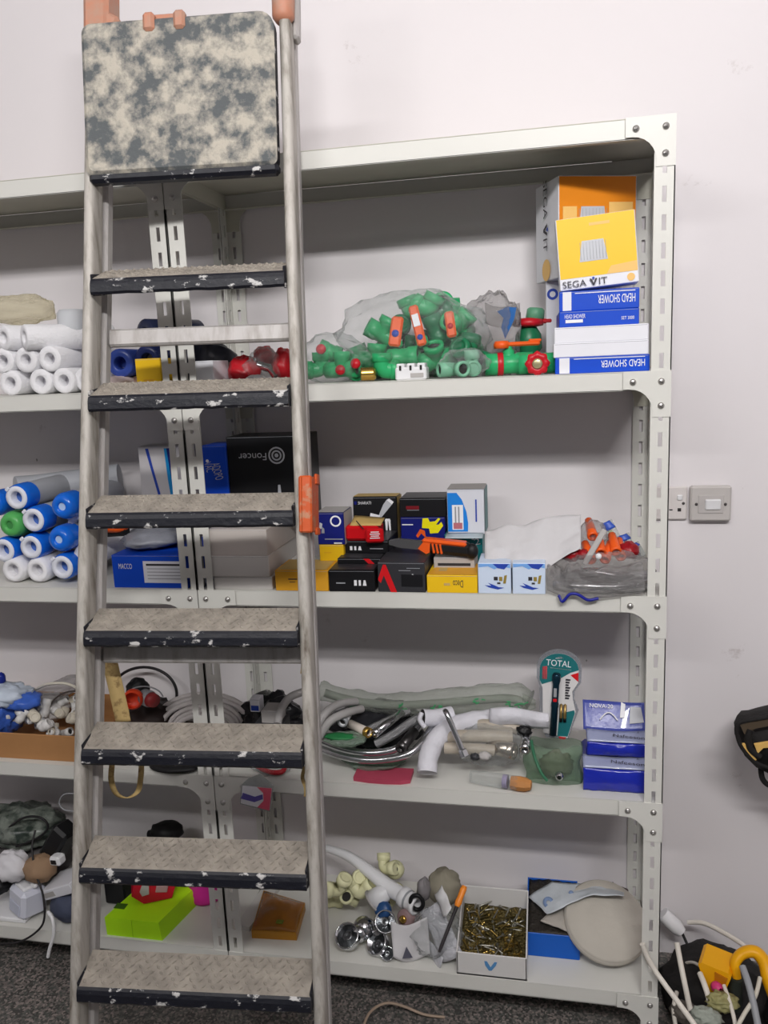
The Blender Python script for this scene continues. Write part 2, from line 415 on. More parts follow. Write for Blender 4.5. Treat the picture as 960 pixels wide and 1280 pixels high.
        n = len(prof); seg = lambda a_, b_: [(i * n + j, (i + 1) * n + j, (i + 1) * n + (j + 1) % n, i * n + (j + 1) % n) for i in range(nx) for j in range(a_, b_)]
        mb.add(vs, seg(0, 3), DUST); mb.add(vs, seg(3, n), NAVY, False)
        mb.add(vs[:n], [list(range(n))[::-1]], NAVY); mb.add(vs[-n:], [list(range(n))], NAVY)
        # raised diamond pattern
        for r_ in range(6):
            for i in range(24):
                x = -h + .010 + (2 * h - .020) * (i + (.5 if r_ % 2 else 0)) / 24
                c = o + V((x, 0, 0)) + e1 * (.012 + .011 * r_) + e2 * -.0016
                a1 = (V((1, 0, 0)) + e1 * (.9 if (r_ + i) % 2 else -.9)).normalized(); a2 = e2.cross(a1)
                q = [c - a1 * .0075, c + a2 * .0016 + e2 * .0032, c + a1 * .0075, c - a2 * .0016 + e2 * .0032]
                mb.add(q + [c - e2 * .001 - a2 * .003, c - e2 * .001 + a2 * .003], [(0, 3, 2, 1), (0, 4, 3), (3, 4, 2), (0, 1, 5), (1, 2, 5)], DUST)
        t = mb.build('tread', T)
        for s in (-1, 1):
            b = MB(); b.M = Q; b.box((s * (h - .001), .030, w - .004), (.004, .05, .040), NAVY, .0015, Euler((tl * .6, 0, 0)).to_matrix()); b.build('bracket', t)
    # tilted-up platform
    PL = two_tone('plaster_caked_platform', (92, 96, 98), (186, 179, 166), .505, .09, 24, .9, 0, .5, detail=12)
    mb = MB(); mb.M = Q @ M.Translation(V((0, .002, .195))) @ Euler((R_(4), 0, 0)).to_matrix().to_4x4()
    W2, H = .183, .276; out = []
    for (cx, cz, a0, r) in ((W2, H, 0, .030), (-W2, H, 90, .018), (-W2, 0, 180, .012), (W2, 0, 270, .012)):
        sx = 1 if cx > 0 else -1; sz = 1 if cz > 0 else -1
        for i in range(6):
            a = R_(a0 + 18 * i); out.append((cx - sx * r + r * cos(a) - .008, cz - sz * r + r * sin(a)))
    n = len(out); c = V((-.008, 0, H / 2))
    def ring(k, y): return [(c.x + (x - c.x) * k, y, c.z + (z - c.z) * k) for x, z in out]
    vs = ring(.96, -.006) + ring(1, 0) + ring(1, .022) + ring(.97, .026)
    mb.add(vs, [list(range(n))] + [(j, n + j, n + (j + 1) % n, (j + 1) % n) for j in range(n)], PL)
    mb.add(vs, [(n * a + j, n * (a + 1) + j, n * (a + 1) + (j + 1) % n, n * a + (j + 1) % n) for a in (1, 2) for j in range(n)] + [[3 * n + j for j in range(n)][::-1]], NAVY)
    mb.box((-.006, .0125, -.004), (2 * W2 - .002, .027, .020), NAVY, .006)
    p = mb.build('platform', T); PLOC[p.name] = PLOC[T.name]
    for x in (-.052, -.004 + .010):
        b = MB(); b.M = mb.M; b.box((x - .006, -.002, H - .008), (.022, .020, .034), PINK, .005); b.build('hinge_tab', p)
    b = MB(); b.M = mb.M; b.box((-.030, .008, H + .004), (.05, .012, .012), PINK, .003); b.build('hinge_tab', p)
    # orange locking bracket on right rail
    w = -.43; mb = MB(); mb.M = Q
    mb.box((hw(w) + .022, .040, w), (.022, .086, .104), ORG, .003); mb.box((hw(w) + .026, -.0, w), (.020, .012, .104), ORG, .003)
    mb.box((hw(w) + .034, .06, w + .048), (.006, .03, .02), ORG, .002); mb.box((hw(w) + .034, .06, w - .05), (.006, .03, .014), ORG, .002)
    mb.build('locking_bracket', T)
    # yellow tether straps
    STR = two_tone('old_yellow_webbing', (196, 168, 112), (150, 122, 78), .58, .06, 60, .8, 0, .2)
    def strap(pts, wd, name='tether_strap'):
        P = smooth_path(pts, 6); mb = MB()
        mb.sheet(lambda u, v: P[min(int(u * (len(P) - 1) + .5), len(P) - 1)] + V((v - .5, .25 * (v - .5), 0)) * wd, len(P) - 1, 1, STR, .0018); mb.build(name, T)
    strap([at(134, 812, -.53), at(140, 840, -.535), at(147, 870, -.54), at(154, 902, -.545)], .030)
    strap([at(140, 955, -.62), at(139, 975, -.61), at(145, 992, -.60), at(158, 998, -.59), at(172, 990, -.575), at(176, 972, -.565), at(177, 955, -.56)], .011)
    strap([at(377, 812, -.54), at(379, 826, -.54), at(378, 842, -.545)], .008)
    strap([at(381, 958, -.60), at(378, 972, -.60), at(382, 985, -.60), at(382, 996, -.60)], .007)
    return T
LAD = ladder()

# ------------------------------------------------------------------ light
def area(name, loc, size, energy, rot, col=(1, 1, 1)):
    l = bpy.data.lights.new(name, 'AREA'); l.shape = 'RECTANGLE'; l.size, l.size_y = size; l.energy = energy; l.color = col
    o = bpy.data.objects.new(name, l); COL.objects.link(o); o.location = loc; o.rotation_euler = rot; return o
area('ceiling_tube_light', (1.15, -2.6, 2.72), (1.2, .12), 60, (R_(84), 0, 0), (1.0, .985, .97))
area('ceiling_tube_glow', (-.5, -2.9, 2.72), (1.2, .12), 21, (R_(80), 0, 0), (1.0, .985, .97))
w = bpy.data.worlds.new('ambient_fill'); scn.world = w; w.use_nodes = True  # added ambient fill, enters by the room side left open behind the camera
bg = w.node_tree.nodes['Background']; bg.inputs[0].default_value = (.93, .96, 1.0, 1); bg.inputs[1].default_value = 0.14
scn.view_settings.view_transform = 'Standard'; scn.view_settings.look = 'None'; scn.view_settings.gamma = 1.0; scn.view_settings.exposure = -0.16
scn.view_settings.use_curve_mapping = False
# ------------------------------------------------------------------ generic props
WHITE = mat('white_card', (226, 226, 232), .55, var=.02)
BLUE = mat('royal_blue_card', (14, 72, 196), .4, var=.04)
DBLUE = mat('navy_card', (20, 28, 112), .4, var=.05)
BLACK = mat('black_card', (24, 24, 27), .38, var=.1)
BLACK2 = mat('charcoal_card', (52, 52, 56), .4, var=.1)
YEL = mat('yellow_card', (238, 192, 28), .45, var=.03)
AMB = mat('amber_card', (226, 164, 44), .5, var=.04)
ORC = mat('orange_card', (226, 134, 22), .4, var=.04)
TAN = mat('tan_card', (198, 168, 104), .6, var=.06)
GREYC = mat('grey_card', (176, 172, 170), .6, var=.05)
TEAL = mat('teal_card', (24, 116, 120), .4, var=.04)
REDC = mat('red_print', (214, 26, 34), .4, var=.04)
PRW = mat('white_print', (236, 236, 240), .5, var=.0)
PRG = mat('grey_print', (150, 152, 158), .5, var=.0)
PRK = mat('dark_print', (52, 50, 56), .5, var=.0)
PRB = mat('blue_print', (40, 70, 170), .5, var=.0)
PRS = mat('silver_print', (188, 190, 196), .35, var=.12, scale=30)
PRO = mat('pale_orange_print', (236, 190, 110), .5, var=.0)
GREEN = mat('green_ppr_plastic', (46, 166, 104), .32, var=.06)
DGREEN = mat('dark_green_plastic', (32, 112, 74), .35, var=.08)
BRASS = mat('brass', (196, 160, 84), .25, metal=.95)
CHROME = mat('chrome', (205, 207, 210), .12, metal=1.0, var=.02)
BRUSHED = mat('braided_steel_hose', (158, 158, 160), .35, metal=.75, var=.2, scale=220, bump=.5, bscale=420)
REDP = mat('red_plastic', (186, 26, 38), .35, var=.06)
ORP = mat('orange_plastic', (232, 92, 30), .38, var=.05)
BLKP = mat('black_rubber', (22, 22, 24), .5, var=.15)
GREYP = mat('grey_plastic', (150, 152, 156), .45, var=.06)
WHP = mat('white_plastic', (228, 228, 230), .35, var=.02)
CREAM = mat('cream_plastic', (222, 220, 178), .4, var=.05)
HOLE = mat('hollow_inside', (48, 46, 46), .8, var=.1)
FILM = clear('clear_film', tint=(248, 249, 249), body=.06, rough=.10, bump=.9)
FILMG = clear('greenish_film', tint=(205, 222, 208), body=.30, milk=(170, 188, 172))
FILMD = clear('dusty_film', tint=(228, 227, 227), body=.14, rough=.08, bump=.9, milk=(196, 194, 194))
MILKY = clear('milky_film', tint=(225, 225, 228), body=.62, milk=(214, 214, 220))

def FQ(w, d, h, face, u, v, ang=0, eps=.0006):
    if face == 'F': o, ex, ez = (u * w - w / 2, -d / 2 - eps, v * h), (1, 0, 0), (0, 0, 1)
    elif face == 'L': o, ex, ez = (-w / 2 - eps, d / 2 - u * d, v * h), (0, -1, 0), (0, 0, 1)
    elif face == 'R': o, ex, ez = (w / 2 + eps, -d / 2 + u * d, v * h), (0, 1, 0), (0, 0, 1)
    else: o, ex, ez = (u * w - w / 2, -d / 2 + v * d, h + eps), (1, 0, 0), (0, 1, 0)
    return frameQ(o, ex, ez) @ Euler((0, -R_(ang), 0)).to_matrix().to_4x4()
def dims(w, d, h, face): return {'F': (w, h), 'L': (d, h), 'R': (d, h), 'T': (w, d)}[face]
PN = [0]
def add_print(mb, w, d, h, p):
    PN[0] = PN[0] + 1 if p[0] != 'body' else 0; bump_ = .00012 * (PN[0] % 40)
    k, face = p[0], p[1]; fw, fh = dims(w, d, h, face)
    if k == 'r':
        u0, v0, u1, v1, m = p[2:7]; Q = FQ(w, d, h, face, (u0 + u1) / 2, (v0 + v1) / 2, 0, .0004 + bump_); a, b = (u1 - u0) * fw / 2, (v1 - v0) * fh / 2
        mb.add([Q @ V(q) for q in ((-a, 0, -b), (a, 0, -b), (a, 0, b), (-a, 0, b))], [(0, 1, 2, 3)], m)
    elif k == 'p':
        pts, m = p[2], p[3]; eps = .0004 + bump_
        mb.add([FQ(w, d, h, face, u, v, 0, eps) @ V((0, 0, 0)) for u, v in pts], [list(range(len(pts)))], m)
    elif k == 't':
        st, u, v, hh, m = p[2:7]; ang = p[7] if len(p) > 7 else 0; wl = p[8] if len(p) > 8 else None
        mb.text(st, m, FQ(w, d, h, face, u, v, ang, .0005 + bump_), hh * fh, wl * fw if wl else None)
    elif k == 'o':
        u, v, r0, r1, m = p[2:7]; Q = FQ(w, d, h, face, u, v, 0, .0005 + bump_); n = 20; r0 *= min(fw, fh); r1 *= min(fw, fh)
        vs = [Q @ V((r * cos(2 * pi * i / n), 0, r * sin(2 * pi * i / n))) for r in (r0, r1) for i in range(n)]
        mb.add(vs, [(i, (i + 1) % n, n + (i + 1) % n, n + i)[::-1] for i in range(n)], m)
def carton_at(name, label, cat, loc, w, d, h, body, prints=(), rot=(0, 0, 0), group=None, faces=None, bev=.0012):
    PN[0] = 0; mb = MB(); mb.box((0, 0, h / 2), (w, d, h), body, bev)
    if faces:
        for f, m in faces.items(): add_print(mb, w, d, h, ('r', f, .012, .012, .988, .988, m))
    for p in prints:
        if p[0] == 'r' and faces: p = ('p', p[1], [(p[2], p[3]), (p[4], p[3]), (p[4], p[5]), (p[2], p[5])], p[6], .0006)
        add_print(mb, w, d, h, p)
    # tuck-in lid seam so the carton reads as folded card
    mb.box((0, -d / 2 + .0004, h - .0022), (w * .97, .0012, .0006), PRG)
    o = mb.build(name, origin=(0, 0, 0)); o.location = loc; o.rotation_euler = rot; PLOC[o.name] = V(loc)
    return tag(o, label, cat, group)
def carton(name, label, cat, xl, xr, yt, Y, d, z, body, prints=(), rz=0, ry=0, rx=0, **k):
    a, b = X(xl, Y, z), X(xr, Y, z); w = b - a; h = Z((xl + xr) / 2, yt, Y) - z
    # keep the front face's middle where it is when turned
    c = V(((a + b) / 2, Y, z)); Rz = Euler((R_(rx), R_(ry), R_(rz)))
    loc = c + Rz.to_matrix() @ V((0, d / 2, 0)); loc.z = z + (abs(sin(R_(ry))) * w / 2)
    o = carton_at(name, label, cat, loc, w, d, h, body, prints, Rz, **k)
    return o, loc.z + h
def single(mb, name, label, cat, group=None, kind=None):
    return tag(mb.build(name), label, cat, group, kind)
def pxp(P, zmin=None):
    out = []
    for (a, b, y) in P:
        p = at(a, b, y)
        if zmin is not None and p.z < zmin: p.z = zmin
        out.append(p)
    return out
def tubepx(name, label, cat, P, r, m, group=None, n=10, zmin=None, k=6, ends=None, flat=1.0):
    pts = smooth_path(pxp(P, zmin), k); mb = MB(); mb.tube(pts, r, m, n, flat=flat)
    if ends:
        for a, b in ((pts[0], pts[1]), (pts[-1], pts[-2])):
            ax = (a - b).normalized(); r0 = r if not isinstance(r, list) else r[0]
            mb.lathe([(r0 * 1.35, -.022), (r0 * 1.35, .0), (r0 * 1.15, .002), (r0 * .7, .002), (r0 * .7, -.01), (0, -.01)], ends, a, ax, 12)
    return single(mb, name, label, cat, group)
def PXM(px, py, Y): return (at(px + 1, py, Y) - at(px, py, Y)).length
def bag(name, label, cat, cx, yt, yb, half, Y, ry, z, m, seed, amp=.16, fr=2.2, cat_parts=None, group=None):
    s = PXM(cx, (yt + yb) / 2, Y); top = Z(cx, yt, Y); rz = max(.015, (top - z) / 2); c = at(cx, (yt + yb) / 2, Y); c.z = z + rz * .97
    mb = MB(); mb.ball(c, (half * s, ry, rz * 1.04), m, seed, amp, fr, flat=z + .0005, nu=40, nv=24, ridge=.03)
    return single(mb, name, label, cat, group)

# pipe fittings, each a mesh of its own
def f_socket(mb, L=.05, r=.02, m=None):
    m = m or GREEN
    mb.lathe([(0, -L / 2 + .02), (r * .66, -L / 2 + .02), (r * .66, -L / 2), (r, -L / 2), (r, -L * .18), (r * .9, -L * .14), (r * .9, L * .14), (r, L * .18), (r, L / 2), (r * .66, L / 2), (r * .66, L / 2 - .02), (0, L / 2 - .02)], m, (0, 0, 0), (1, 0, 0), 20)
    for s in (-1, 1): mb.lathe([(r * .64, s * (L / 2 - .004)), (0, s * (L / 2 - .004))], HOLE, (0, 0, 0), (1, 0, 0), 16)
def f_elbow(mb, a=.036, r=.018, m=None):
    m = m or GREEN
    P = [V((-a, 0, 0)), V((-a * .3, 0, 0))] + [V((-a * .3 + a * .3 * sin(t), 0, a * .3 - a * .3 * cos(t))) for t in (pi / 8, pi / 4, 3 * pi / 8, pi / 2)] + [V((0, 0, a))]
    mb.tube(P, r * .92, m, 16)
    for o, ax in ((V((-a, 0, 0)), V((-1, 0, 0))), (V((0, 0, a)), V((0, 0, 1)))):
        mb.lathe([(r * .9, -.018), (r * 1.08, -.016), (r * 1.08, .001), (r * .68, .001), (r * .68, -.006)], m, o, ax, 18)
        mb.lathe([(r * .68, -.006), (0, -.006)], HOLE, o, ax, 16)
def f_tee(mb, a=.038, r=.018, m=None):
    m = m or GREEN; f_socket(mb, 2 * a, r, m)
    mb.lathe([(r * .9, 0), (r * .9, a - .016), (r * 1.06, a - .014), (r * 1.06, a), (r * .68, a), (r * .68, a - .006)], m, (0, 0, 0), (0, 0, 1), 18)
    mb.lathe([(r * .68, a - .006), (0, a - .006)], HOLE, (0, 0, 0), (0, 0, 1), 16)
KINDS_F = {'pipe_socket': f_socket, 'pipe_elbow': f_elbow, 'pipe_tee': f_tee}
def fitting(kind, px, py, Y, rot, label, group=None, zmin=None, m=None, **k):
    p = at(px, py, Y)
    if zmin is not None: p.z = max(p.z, zmin)
    mb = MB(); mb.M = M.Translation(p) @ Euler([R_(a) for a in rot]).to_matrix().to_4x4()
    KINDS_F[kind](mb, m=m, **k); return single(mb, kind, label, 'pipe fitting', group)

# ------------------------------------------------------------------ second shelf, right bay
z2 = S[2]
HS = lambda lab=True: [('r', 'F', .045, .03, .155, .97, WHITE), ('t', 'F', 'HEAD SHOWER', .72, .52, .42, PRW, 180, .46), ('r', 'F', .2, .86, .95, .9, PRW)]
o, t = carton('shower_head_box', 'blue shower head carton with upside-down lettering, lowest of the right-hand stack', 'box', 694, 812, 445, -.318, .17, z2, BLUE, HS())
o, t = carton('shower_head_box', 'plain white carton directly on the lowest blue shower head carton', 'box', 692, 811, 427, -.318, .17, t, WHITE)
o, t = carton('shower_head_box', 'plain white carton under the two upper blue shower head cartons', 'box', 693, 811, 407, -.316, .17, t, WHITE, rz=-.6)
o, t = carton('shower_head_box', 'blue shower head carton with upright lettering, above the white cartons', 'box', 699, 799, 387, -.312, .15, t, BLUE,
              [('t', 'F', 'HEAD SHOWER', .2, .66, .26, PRW, 0, .26), ('r', 'F', .08, .26, .3, .46, PRW), ('t', 'F', 'SET 3000', .86, .42, .2, PRW, 0, .16)], rz=1.5)
o, t = carton('shower_head_box', 'blue shower head carton with upside-down lettering, right under the yellow box', 'box', 699, 799, 362, -.310, .15, t, BLUE, HS(), rz=-1)
tyel = t
def segawit(mb, m, Q, h):
    mb.text('SEGA', m, Q @ M.Translation(V((-h * 1.75, 0, 0))), h, h * 3.6)
    mb.text('IT', m, Q @ M.Translation(V((h * 2.6, 0, 0))), h, h * 1.25)
    for s in (-1, 1):
        q = [(h * .55, h * .5), (h * .85, h * .5), (h * 1.28, -h * .5), (h * 1.02, -h * .5)]
        mb.add([Q @ V((1.15 * h + s * (x - 1.15 * h), 0, z)) for x, z in q], [list(range(4))[::s]], m)
    n = 12; mb.add([Q @ V((h * 1.15 + h * .2 * cos(2 * pi * i / n), 0, h * .55 + h * .2 * sin(2 * pi * i / n))) for i in range(n)], [list(range(n))[::-1]], PRB)
# yellow box leaning on the orange one
def rose(face, u0, v0, u1, v1):
    a = [('p', face, [(u0, v0), (u1, v0), (u1 - (u1 - u0) * .12, v1), (u0 + (u1 - u0) * .12, v1)], PRS, .0007)]
    for i in range(9):
        u = u0 + (u1 - u0) * (i + .5) / 9; a.append(('p', face, [(u - .004, v0 + .02), (u + .004, v0 + .02), (u + .002, v1 - .02), (u - .002, v1 - .02)], PRG, .0009))
    return a
Yy = -.292; a, b = X(700, Yy, tyel), X(799, Yy, tyel); w = b - a; h = Z(748, 272, Yy) - tyel; d = .045
PN[0] = 0; mb = MB(); mb.box((0, 0, h / 2), (w, d, h), WHITE, .0012)
for p in [('r', 'F', .012, .16, .99, .995, YEL), ('p', 'F', [(.60, .16), (.99, .16), (.99, .30), (.66, .27)], PRO, .0006), ('r', 'F', .42, .86, .68, .9, PRO), ('o', 'F', .9, .08, 0.0, .055, PRO)] + rose('F', .27, .37, .63, .66): add_print(mb, w, d, h, p)
segawit(mb, PRK, FQ(w, d, h, 'F', .33, .075, 0, .004), .0125)
o = mb.build('rain_shower_box', origin=(0, 0, 0)); o.rotation_euler = (R_(-3), R_(-4), R_(2)); o.location = ((a + b) / 2, Yy + d / 2, tyel + w / 2 * sin(R_(4)) + .001)
tag(o, 'yellow rain shower carton with a white lettered strip, leaning on the orange carton', 'box')
# white tall carton behind the stack, carrying the orange one
o, tw = carton('shower_arm_box', 'tall narrow white carton standing behind the blue and white cartons', 'box', 683, 776, 349, -.135, .085, z2, WHITE, [('o', 'F', .09, .86, .04, .075, PRB)])
Yo = -.19; a, b = X(700, Yo, tw), X(799, Yo, tw); w = (b - a) / cos(R_(22)); h = Z(748, 217, Yo) - tw; d = .125
PN[0] = 0; mb = MB(); mb.box((0, 0, h / 2), (w, d, h), WHITE, .0012)
for p in [('r', 'F', .008, .008, .992, .992, ORC)] + rose('F', .24, .36, .63, .70): add_print(mb, w, d, h, p)
add_print(mb, w, d, h, ('r', 'F', .05, .45, .23, .7, PRO)); add_print(mb, w, d, h, ('r', 'F', .64, .5, .95, .74, PRO)); add_print(mb, w, d, h, ('o', 'L', .5, .11, 0, .18, PRO))
segawit(mb, PRK, FQ(w, d, h, 'L', .5, .64, -90, .004), .021)
o = mb.build('rain_shower_box', origin=(0, 0, 0)); o.rotation_euler = (0, 0, R_(22)); o.location = ((a + b) / 2 - .026, Yo + d / 2 + .012, tw)
tag(o, 'orange rain shower carton with a white lettered side, highest box on the second shelf', 'box')

# stop valves beside the cartons
def wheel(mb, o, ax, r, m):
    a = V(ax).normalized(); u = a.orthogonal().normalized(); w_ = a.cross(u); n = 32; vs = []
    for (k, hh) in ((1, 0), (1, .010), (.6, .013), (.35, .009)):
        for j in range(n):
            t = 2 * pi * j / n; rr = r * k * (1 + (.09 * cos(8 * t) if k == 1 else 0)); vs.append(V(o) + a * hh + (u * cos(t) + w_ * sin(t)) * rr)
    mb.add(vs, [(i * n + j, i * n + (j + 1) % n, (i + 1) * n + (j + 1) % n, (i + 1) * n + j) for i in range(3) for j in range(n)], m, True)
    mb.add(vs[:n], [list(range(n))[::-1]], m); mb.add(vs[-n:], [list(range(n))], m)
def stop_valve(label, p, rot, L=.085, r=.021, lever=None):
    T = thing('stop_valve', label, 'valve', (p.x, p.y, p.z - r)); Q = M.Translation(p) @ Euler([R_(a) for a in rot]).to_matrix().to_4x4()
    b = MB(); b.M = Q; f_socket(b, L, r); b.lathe([(r * .85, 0), (r * .85, r * 1.25), (r * .6, r * 1.35), (r * .6, r * 1.7)], GREEN, (0, 0, 0), (0, -1, 0), 18); b.build('body', T)
    h = MB(); h.M = Q
    wheel(h, (0, -r * 1.7, 0), (0, -1, 0), r * 1.1, REDP); hh = h.build('handwheel', T)
    c = MB(); c.M = Q; c.lathe([(r * .48, r * 1.7 + .010), (r * .48, r * 1.7 + .0145), (r * .3, r * 1.7 + .016), (0, r * 1.7 + .016)], mat('bronze_cap', (190, 180, 140), .3, metal=.6), (0, 0, 0), (0, -1, 0), 16); c.build('cap', hh)
    return T
stop_valve('green stop valve with red round handwheel facing out, next to the blue carton', V((X(672, -.29, z2), -.262, z2 + .0225)), (0, 0, 0), .075, .021)
T = thing('ball_valve', 'green ball valve with a long orange lever lying left of the red handwheel', 'valve', (X(640, -.2, z2), -.2, z2))
p = V((X(636, -.225, z2), -.225, z2 + .024))
b = MB(); b.M = M.Translation(p) @ Euler((0, 0, R_(8))).to_matrix().to_4x4(); f_socket(b, .098, .023); b.lathe([(.012, 0), (.012, .028), (.008, .03), (.008, .036)], GREEN, (0, 0, 0), (0, 0, 1), 14); b.lathe([(.0235, -.024), (.0245, -.022), (.0245, -.014), (.0235, -.012)], REDP, (0, 0, 0), (1, 0, 0), 20); b.build('body', T)
b = MB(); b.M = M.Translation(p + V((0, 0, .036))) @ Euler((0, 0, R_(8))).to_matrix().to_4x4(); b.box((.028, 0, .004), (.074, .018, .009), ORP, .003); b.lathe([(0, -.004), (.016, -.004), (.017, .004), (.014, .011), (0, .012)], ORP, (-.014, 0, 0), (0, 0, 1), 16); b.box((.055, 0, .010), (.026, .014, .006), ORP, .002); b.build('lever', T)
T = thing('angle_valve', 'dark green upright valve with a red collar behind the orange lever', 'valve', (X(660, -.13, z2), -.13, z2))
c = V((X(661, -.13, z2), -.13, z2))
b = MB(); b.lathe([(0, 0), (.024, 0), (.026, .02), (.022, .045), (.030, .055), (.028, .085), (.018, .1), (.016, .105)], DGREEN, c, (0, 0, 1), 20); b.build('body', T)
b = MB(); b.lathe([(.014, .100), (.032, .103), (.034, .108), (.032, .116), (.018, .12)], REDP, c, (0, 0, 1), 20); b.box(c + V((.036, 0, .112)), (.03, .014, .010), REDP, .003); b.build('collar', T)
b = MB(); b.lathe([(.018, .118), (.020, .12), (.019, .138), (.014, .142), (0, .142)], mat('sage_green_plastic', (92, 150, 118), .4), c, (0.12, 0, 1), 18); b.build('cap', T)

# small items along the shelf front
fitting('pipe_elbow', 478, 467, -.262, (0, 0, 200), 'green pipe elbow facing out, beside the white junction box', m=GREEN, a=.034, r=.0205, zmin=z2 + .0225)
mb = MB(); p = V((X(461, -.285, z2), -.285, z2 + .0155)); mb.lathe([(0, -.016), (.013, -.016), (.0145, -.014)] + [(.0135 + .0012 * (i % 2), -.012 + .003 * i) for i in range(9)] + [(.010, .016), (0, .016)], BRASS, p, (1, .2, 0), 16)
single(mb, 'brass_nipple', 'short brass threaded nipple left of the green elbow', 'pipe fitting')
a, b = X(494, -.322, z2), X(533, -.322, z2); w = b - a; h = .034; d = .04
T = thing('terminal_block', 'small white terminal block at the shelf edge in front of the large clear bag', 'terminal block', ((a + b) / 2, -.30, z2))
mb = MB(); c = V(((a + b) / 2, -.30, z2 + h / 2)); mb.box(c + V((0, 0, -.004)), (w, d, h - .008), WHP, .003)
for i in range(3): mb.box(c + V((-w * .33 + w * .33 * i, 0, h * .32)), (w * .26, d * .9, h * .34), WHP, .002)
mb.build('housing', T)
for i in range(3):
    q = MB(); q.box(c + V((-w * .33 + w * .33 * i, -d / 2 - .0002, h * .22)), (.0045, .0016, .010), HOLE, .0004); q.build('slot', T)
q = MB(); q.box(c + V((w * .2, -d / 2 - .0006, -h * .22)), (w * .42, .0016, h * .26), GREYC, .0004); q.build('label', T)

# large clear bag of fittings
GB = 'fittings inside the large clear bag'
LB = 'green pipe fitting packed inside the large clear bag on the second shelf'
for (k, px, py, Y, rot) in [('pipe_tee', 470, 452, -.215, (0, 8, 6)), ('pipe_socket', 505, 447, -.24, (0, -4, -6)), ('pipe_tee', 545, 450, -.22, (30, -10, 10)),
                            ('pipe_elbow', 585, 441, -.235, (0, 20, 60)), ('pipe_elbow', 452, 452, -.16, (0, -20, 20)), ('pipe_socket', 488, 440, -.16, (0, 40, 30)),
                            ('pipe_tee', 525, 432, -.15, (70, 10, 20)), ('pipe_elbow', 560, 428, -.16, (40, 10, 100)), ('pipe_elbow', 544, 395, -.18, (20, 60, 40)),
                            ('pipe_socket', 545, 412, -.2, (0, 70, 20)), ('pipe_socket', 478, 462, -.15, (0, 0, 60)), ('pipe_tee', 520, 464, -.17, (90, 0, 0)), ('pipe_elbow', 562, 462, -.16, (0, 0, 20)),
                            ('pipe_elbow', 500, 415, -.15, (60, 10, 10)), ('pipe_tee', 478, 418, -.2, (10, 30, 20)), ('pipe_elbow', 535, 388, -.2, (0, 30, 0)), ('pipe_tee', 572, 408, -.2, (40, 20, 60)), ('pipe_elbow', 515, 392, -.15, (0, 70, 10)), ('pipe_socket', 585, 425, -.16, (0, 60, 20)), ('pipe_tee', 553, 385, -.14, (70, 0, 10))]:
    fitting(k, px, py, Y, rot, LB, GB, zmin=z2 + .024, m=GREEN if (px + py) % 3 else DGREEN, **({'r': .021} if k != 'pipe_socket' else {'r': .022, 'L': .066}))
for (px, y0, y1, tilt, wd, lab) in ((495, 396, 433, 8, 15, 'valve with the leftmost of three orange levers in the large clear bag'), (522, 381, 433, -14, 12, 'valve with the middle, longest orange lever in the large clear bag'), (563, 389, 422, -8, 12, 'valve with the rightmost of three orange levers in the large clear bag')):
    Y = -.245; c = at(px, (y0 + y1) / 2, Y); s = PXM(px, 410, Y); hh = (y1 - y0) * s; ww = wd * s
    T = thing('ball_valve', lab, 'valve', (c.x, c.y, c.z - hh / 2)); mb = MB(); mb.M = M.Translation(c) @ Euler((R_(-12), R_(tilt), 0)).to_matrix().to_4x4()
    mb.box((0, 0, 0), (ww, .010, hh), ORP, .004); mb.box((0, .012, -hh * .36), (ww * 1.2, .02, hh * .26), GREEN, .004); mb.build('lever', T)
    q = MB(); q.M = mb.M; q.lathe([(0, .0052), (ww * .3, .0052), (ww * .3, .0064), (0, .0066)], PRB if px != 563 else REDP, (0, 0, -hh * (.3 if px == 522 else .08)), (0, -1, 0), 14); q.build('badge', T)
    if px == 522: q = MB(); q.M = mb.M; q.box((0, -.0056, hh * .12), (ww * .7, .0012, hh * .3), PRW, .0004); q.build('label', T)
bag('plastic_bag', 'large clear plastic bag bulging with green pipe fittings on the second shelf', 'bag', 516, 366, 478, 92, -.195, .105, z2, FILM, 3)
# left small bag
for (k, px, py, Y, rot) in [('pipe_elbow', 402, 462, -.24, (0, 0, 20)), ('pipe_tee', 428, 462, -.25, (0, 0, -15)), ('pipe_socket', 412, 440, -.22, (0, 25, 10)), ('pipe_elbow', 440, 465, -.22, (20, 0, 120))]:
    fitting(k, px, py, Y, rot, 'green pipe fitting inside the small clear bag beside the ladder rail', 'fittings inside the small bag by the ladder', zmin=z2 + .02)
for (px, py, lab) in ((426, 463, 'red plastic plug in the front of the small bag beside the ladder rail'), (402, 437, 'red plastic plug at the top of the small bag beside the ladder rail'), (445, 455, 'red plastic plug between the small bag and the large bag')):
    mb = MB(); p = at(px, py, -.285); mb.lathe([(0, 0), (.010, 0), (.011, .006), (.008, .010), (0, .011)], REDP, p, (0, -1, .2), 14); single(mb, 'pipe_plug', lab, 'plug')
bag('plastic_bag', 'small clear bag of green fittings just right of the ladder rail', 'bag', 415, 418, 480, 46, -.24, .075, z2, FILM, 11)
# small front bag
for (k, px, py, Y, rot) in [('pipe_tee', 570, 462, -.295, (90, 0, 30)), ('pipe_elbow', 590, 465, -.27, (0, 0, 100))]:
    fitting(k, px, py, Y, rot, 'pale green pipe fitting in the little bag in front of the large bag', 'fittings in the little front bag', zmin=z2 + .018, m=mat('pale_green_plastic', (120, 176, 146), .4), r=.015)
bag('plastic_bag', 'little crumpled clear bag at the right foot of the large clear bag', 'bag', 580, 436, 476, 32, -.285, .04, z2, FILM, 21)
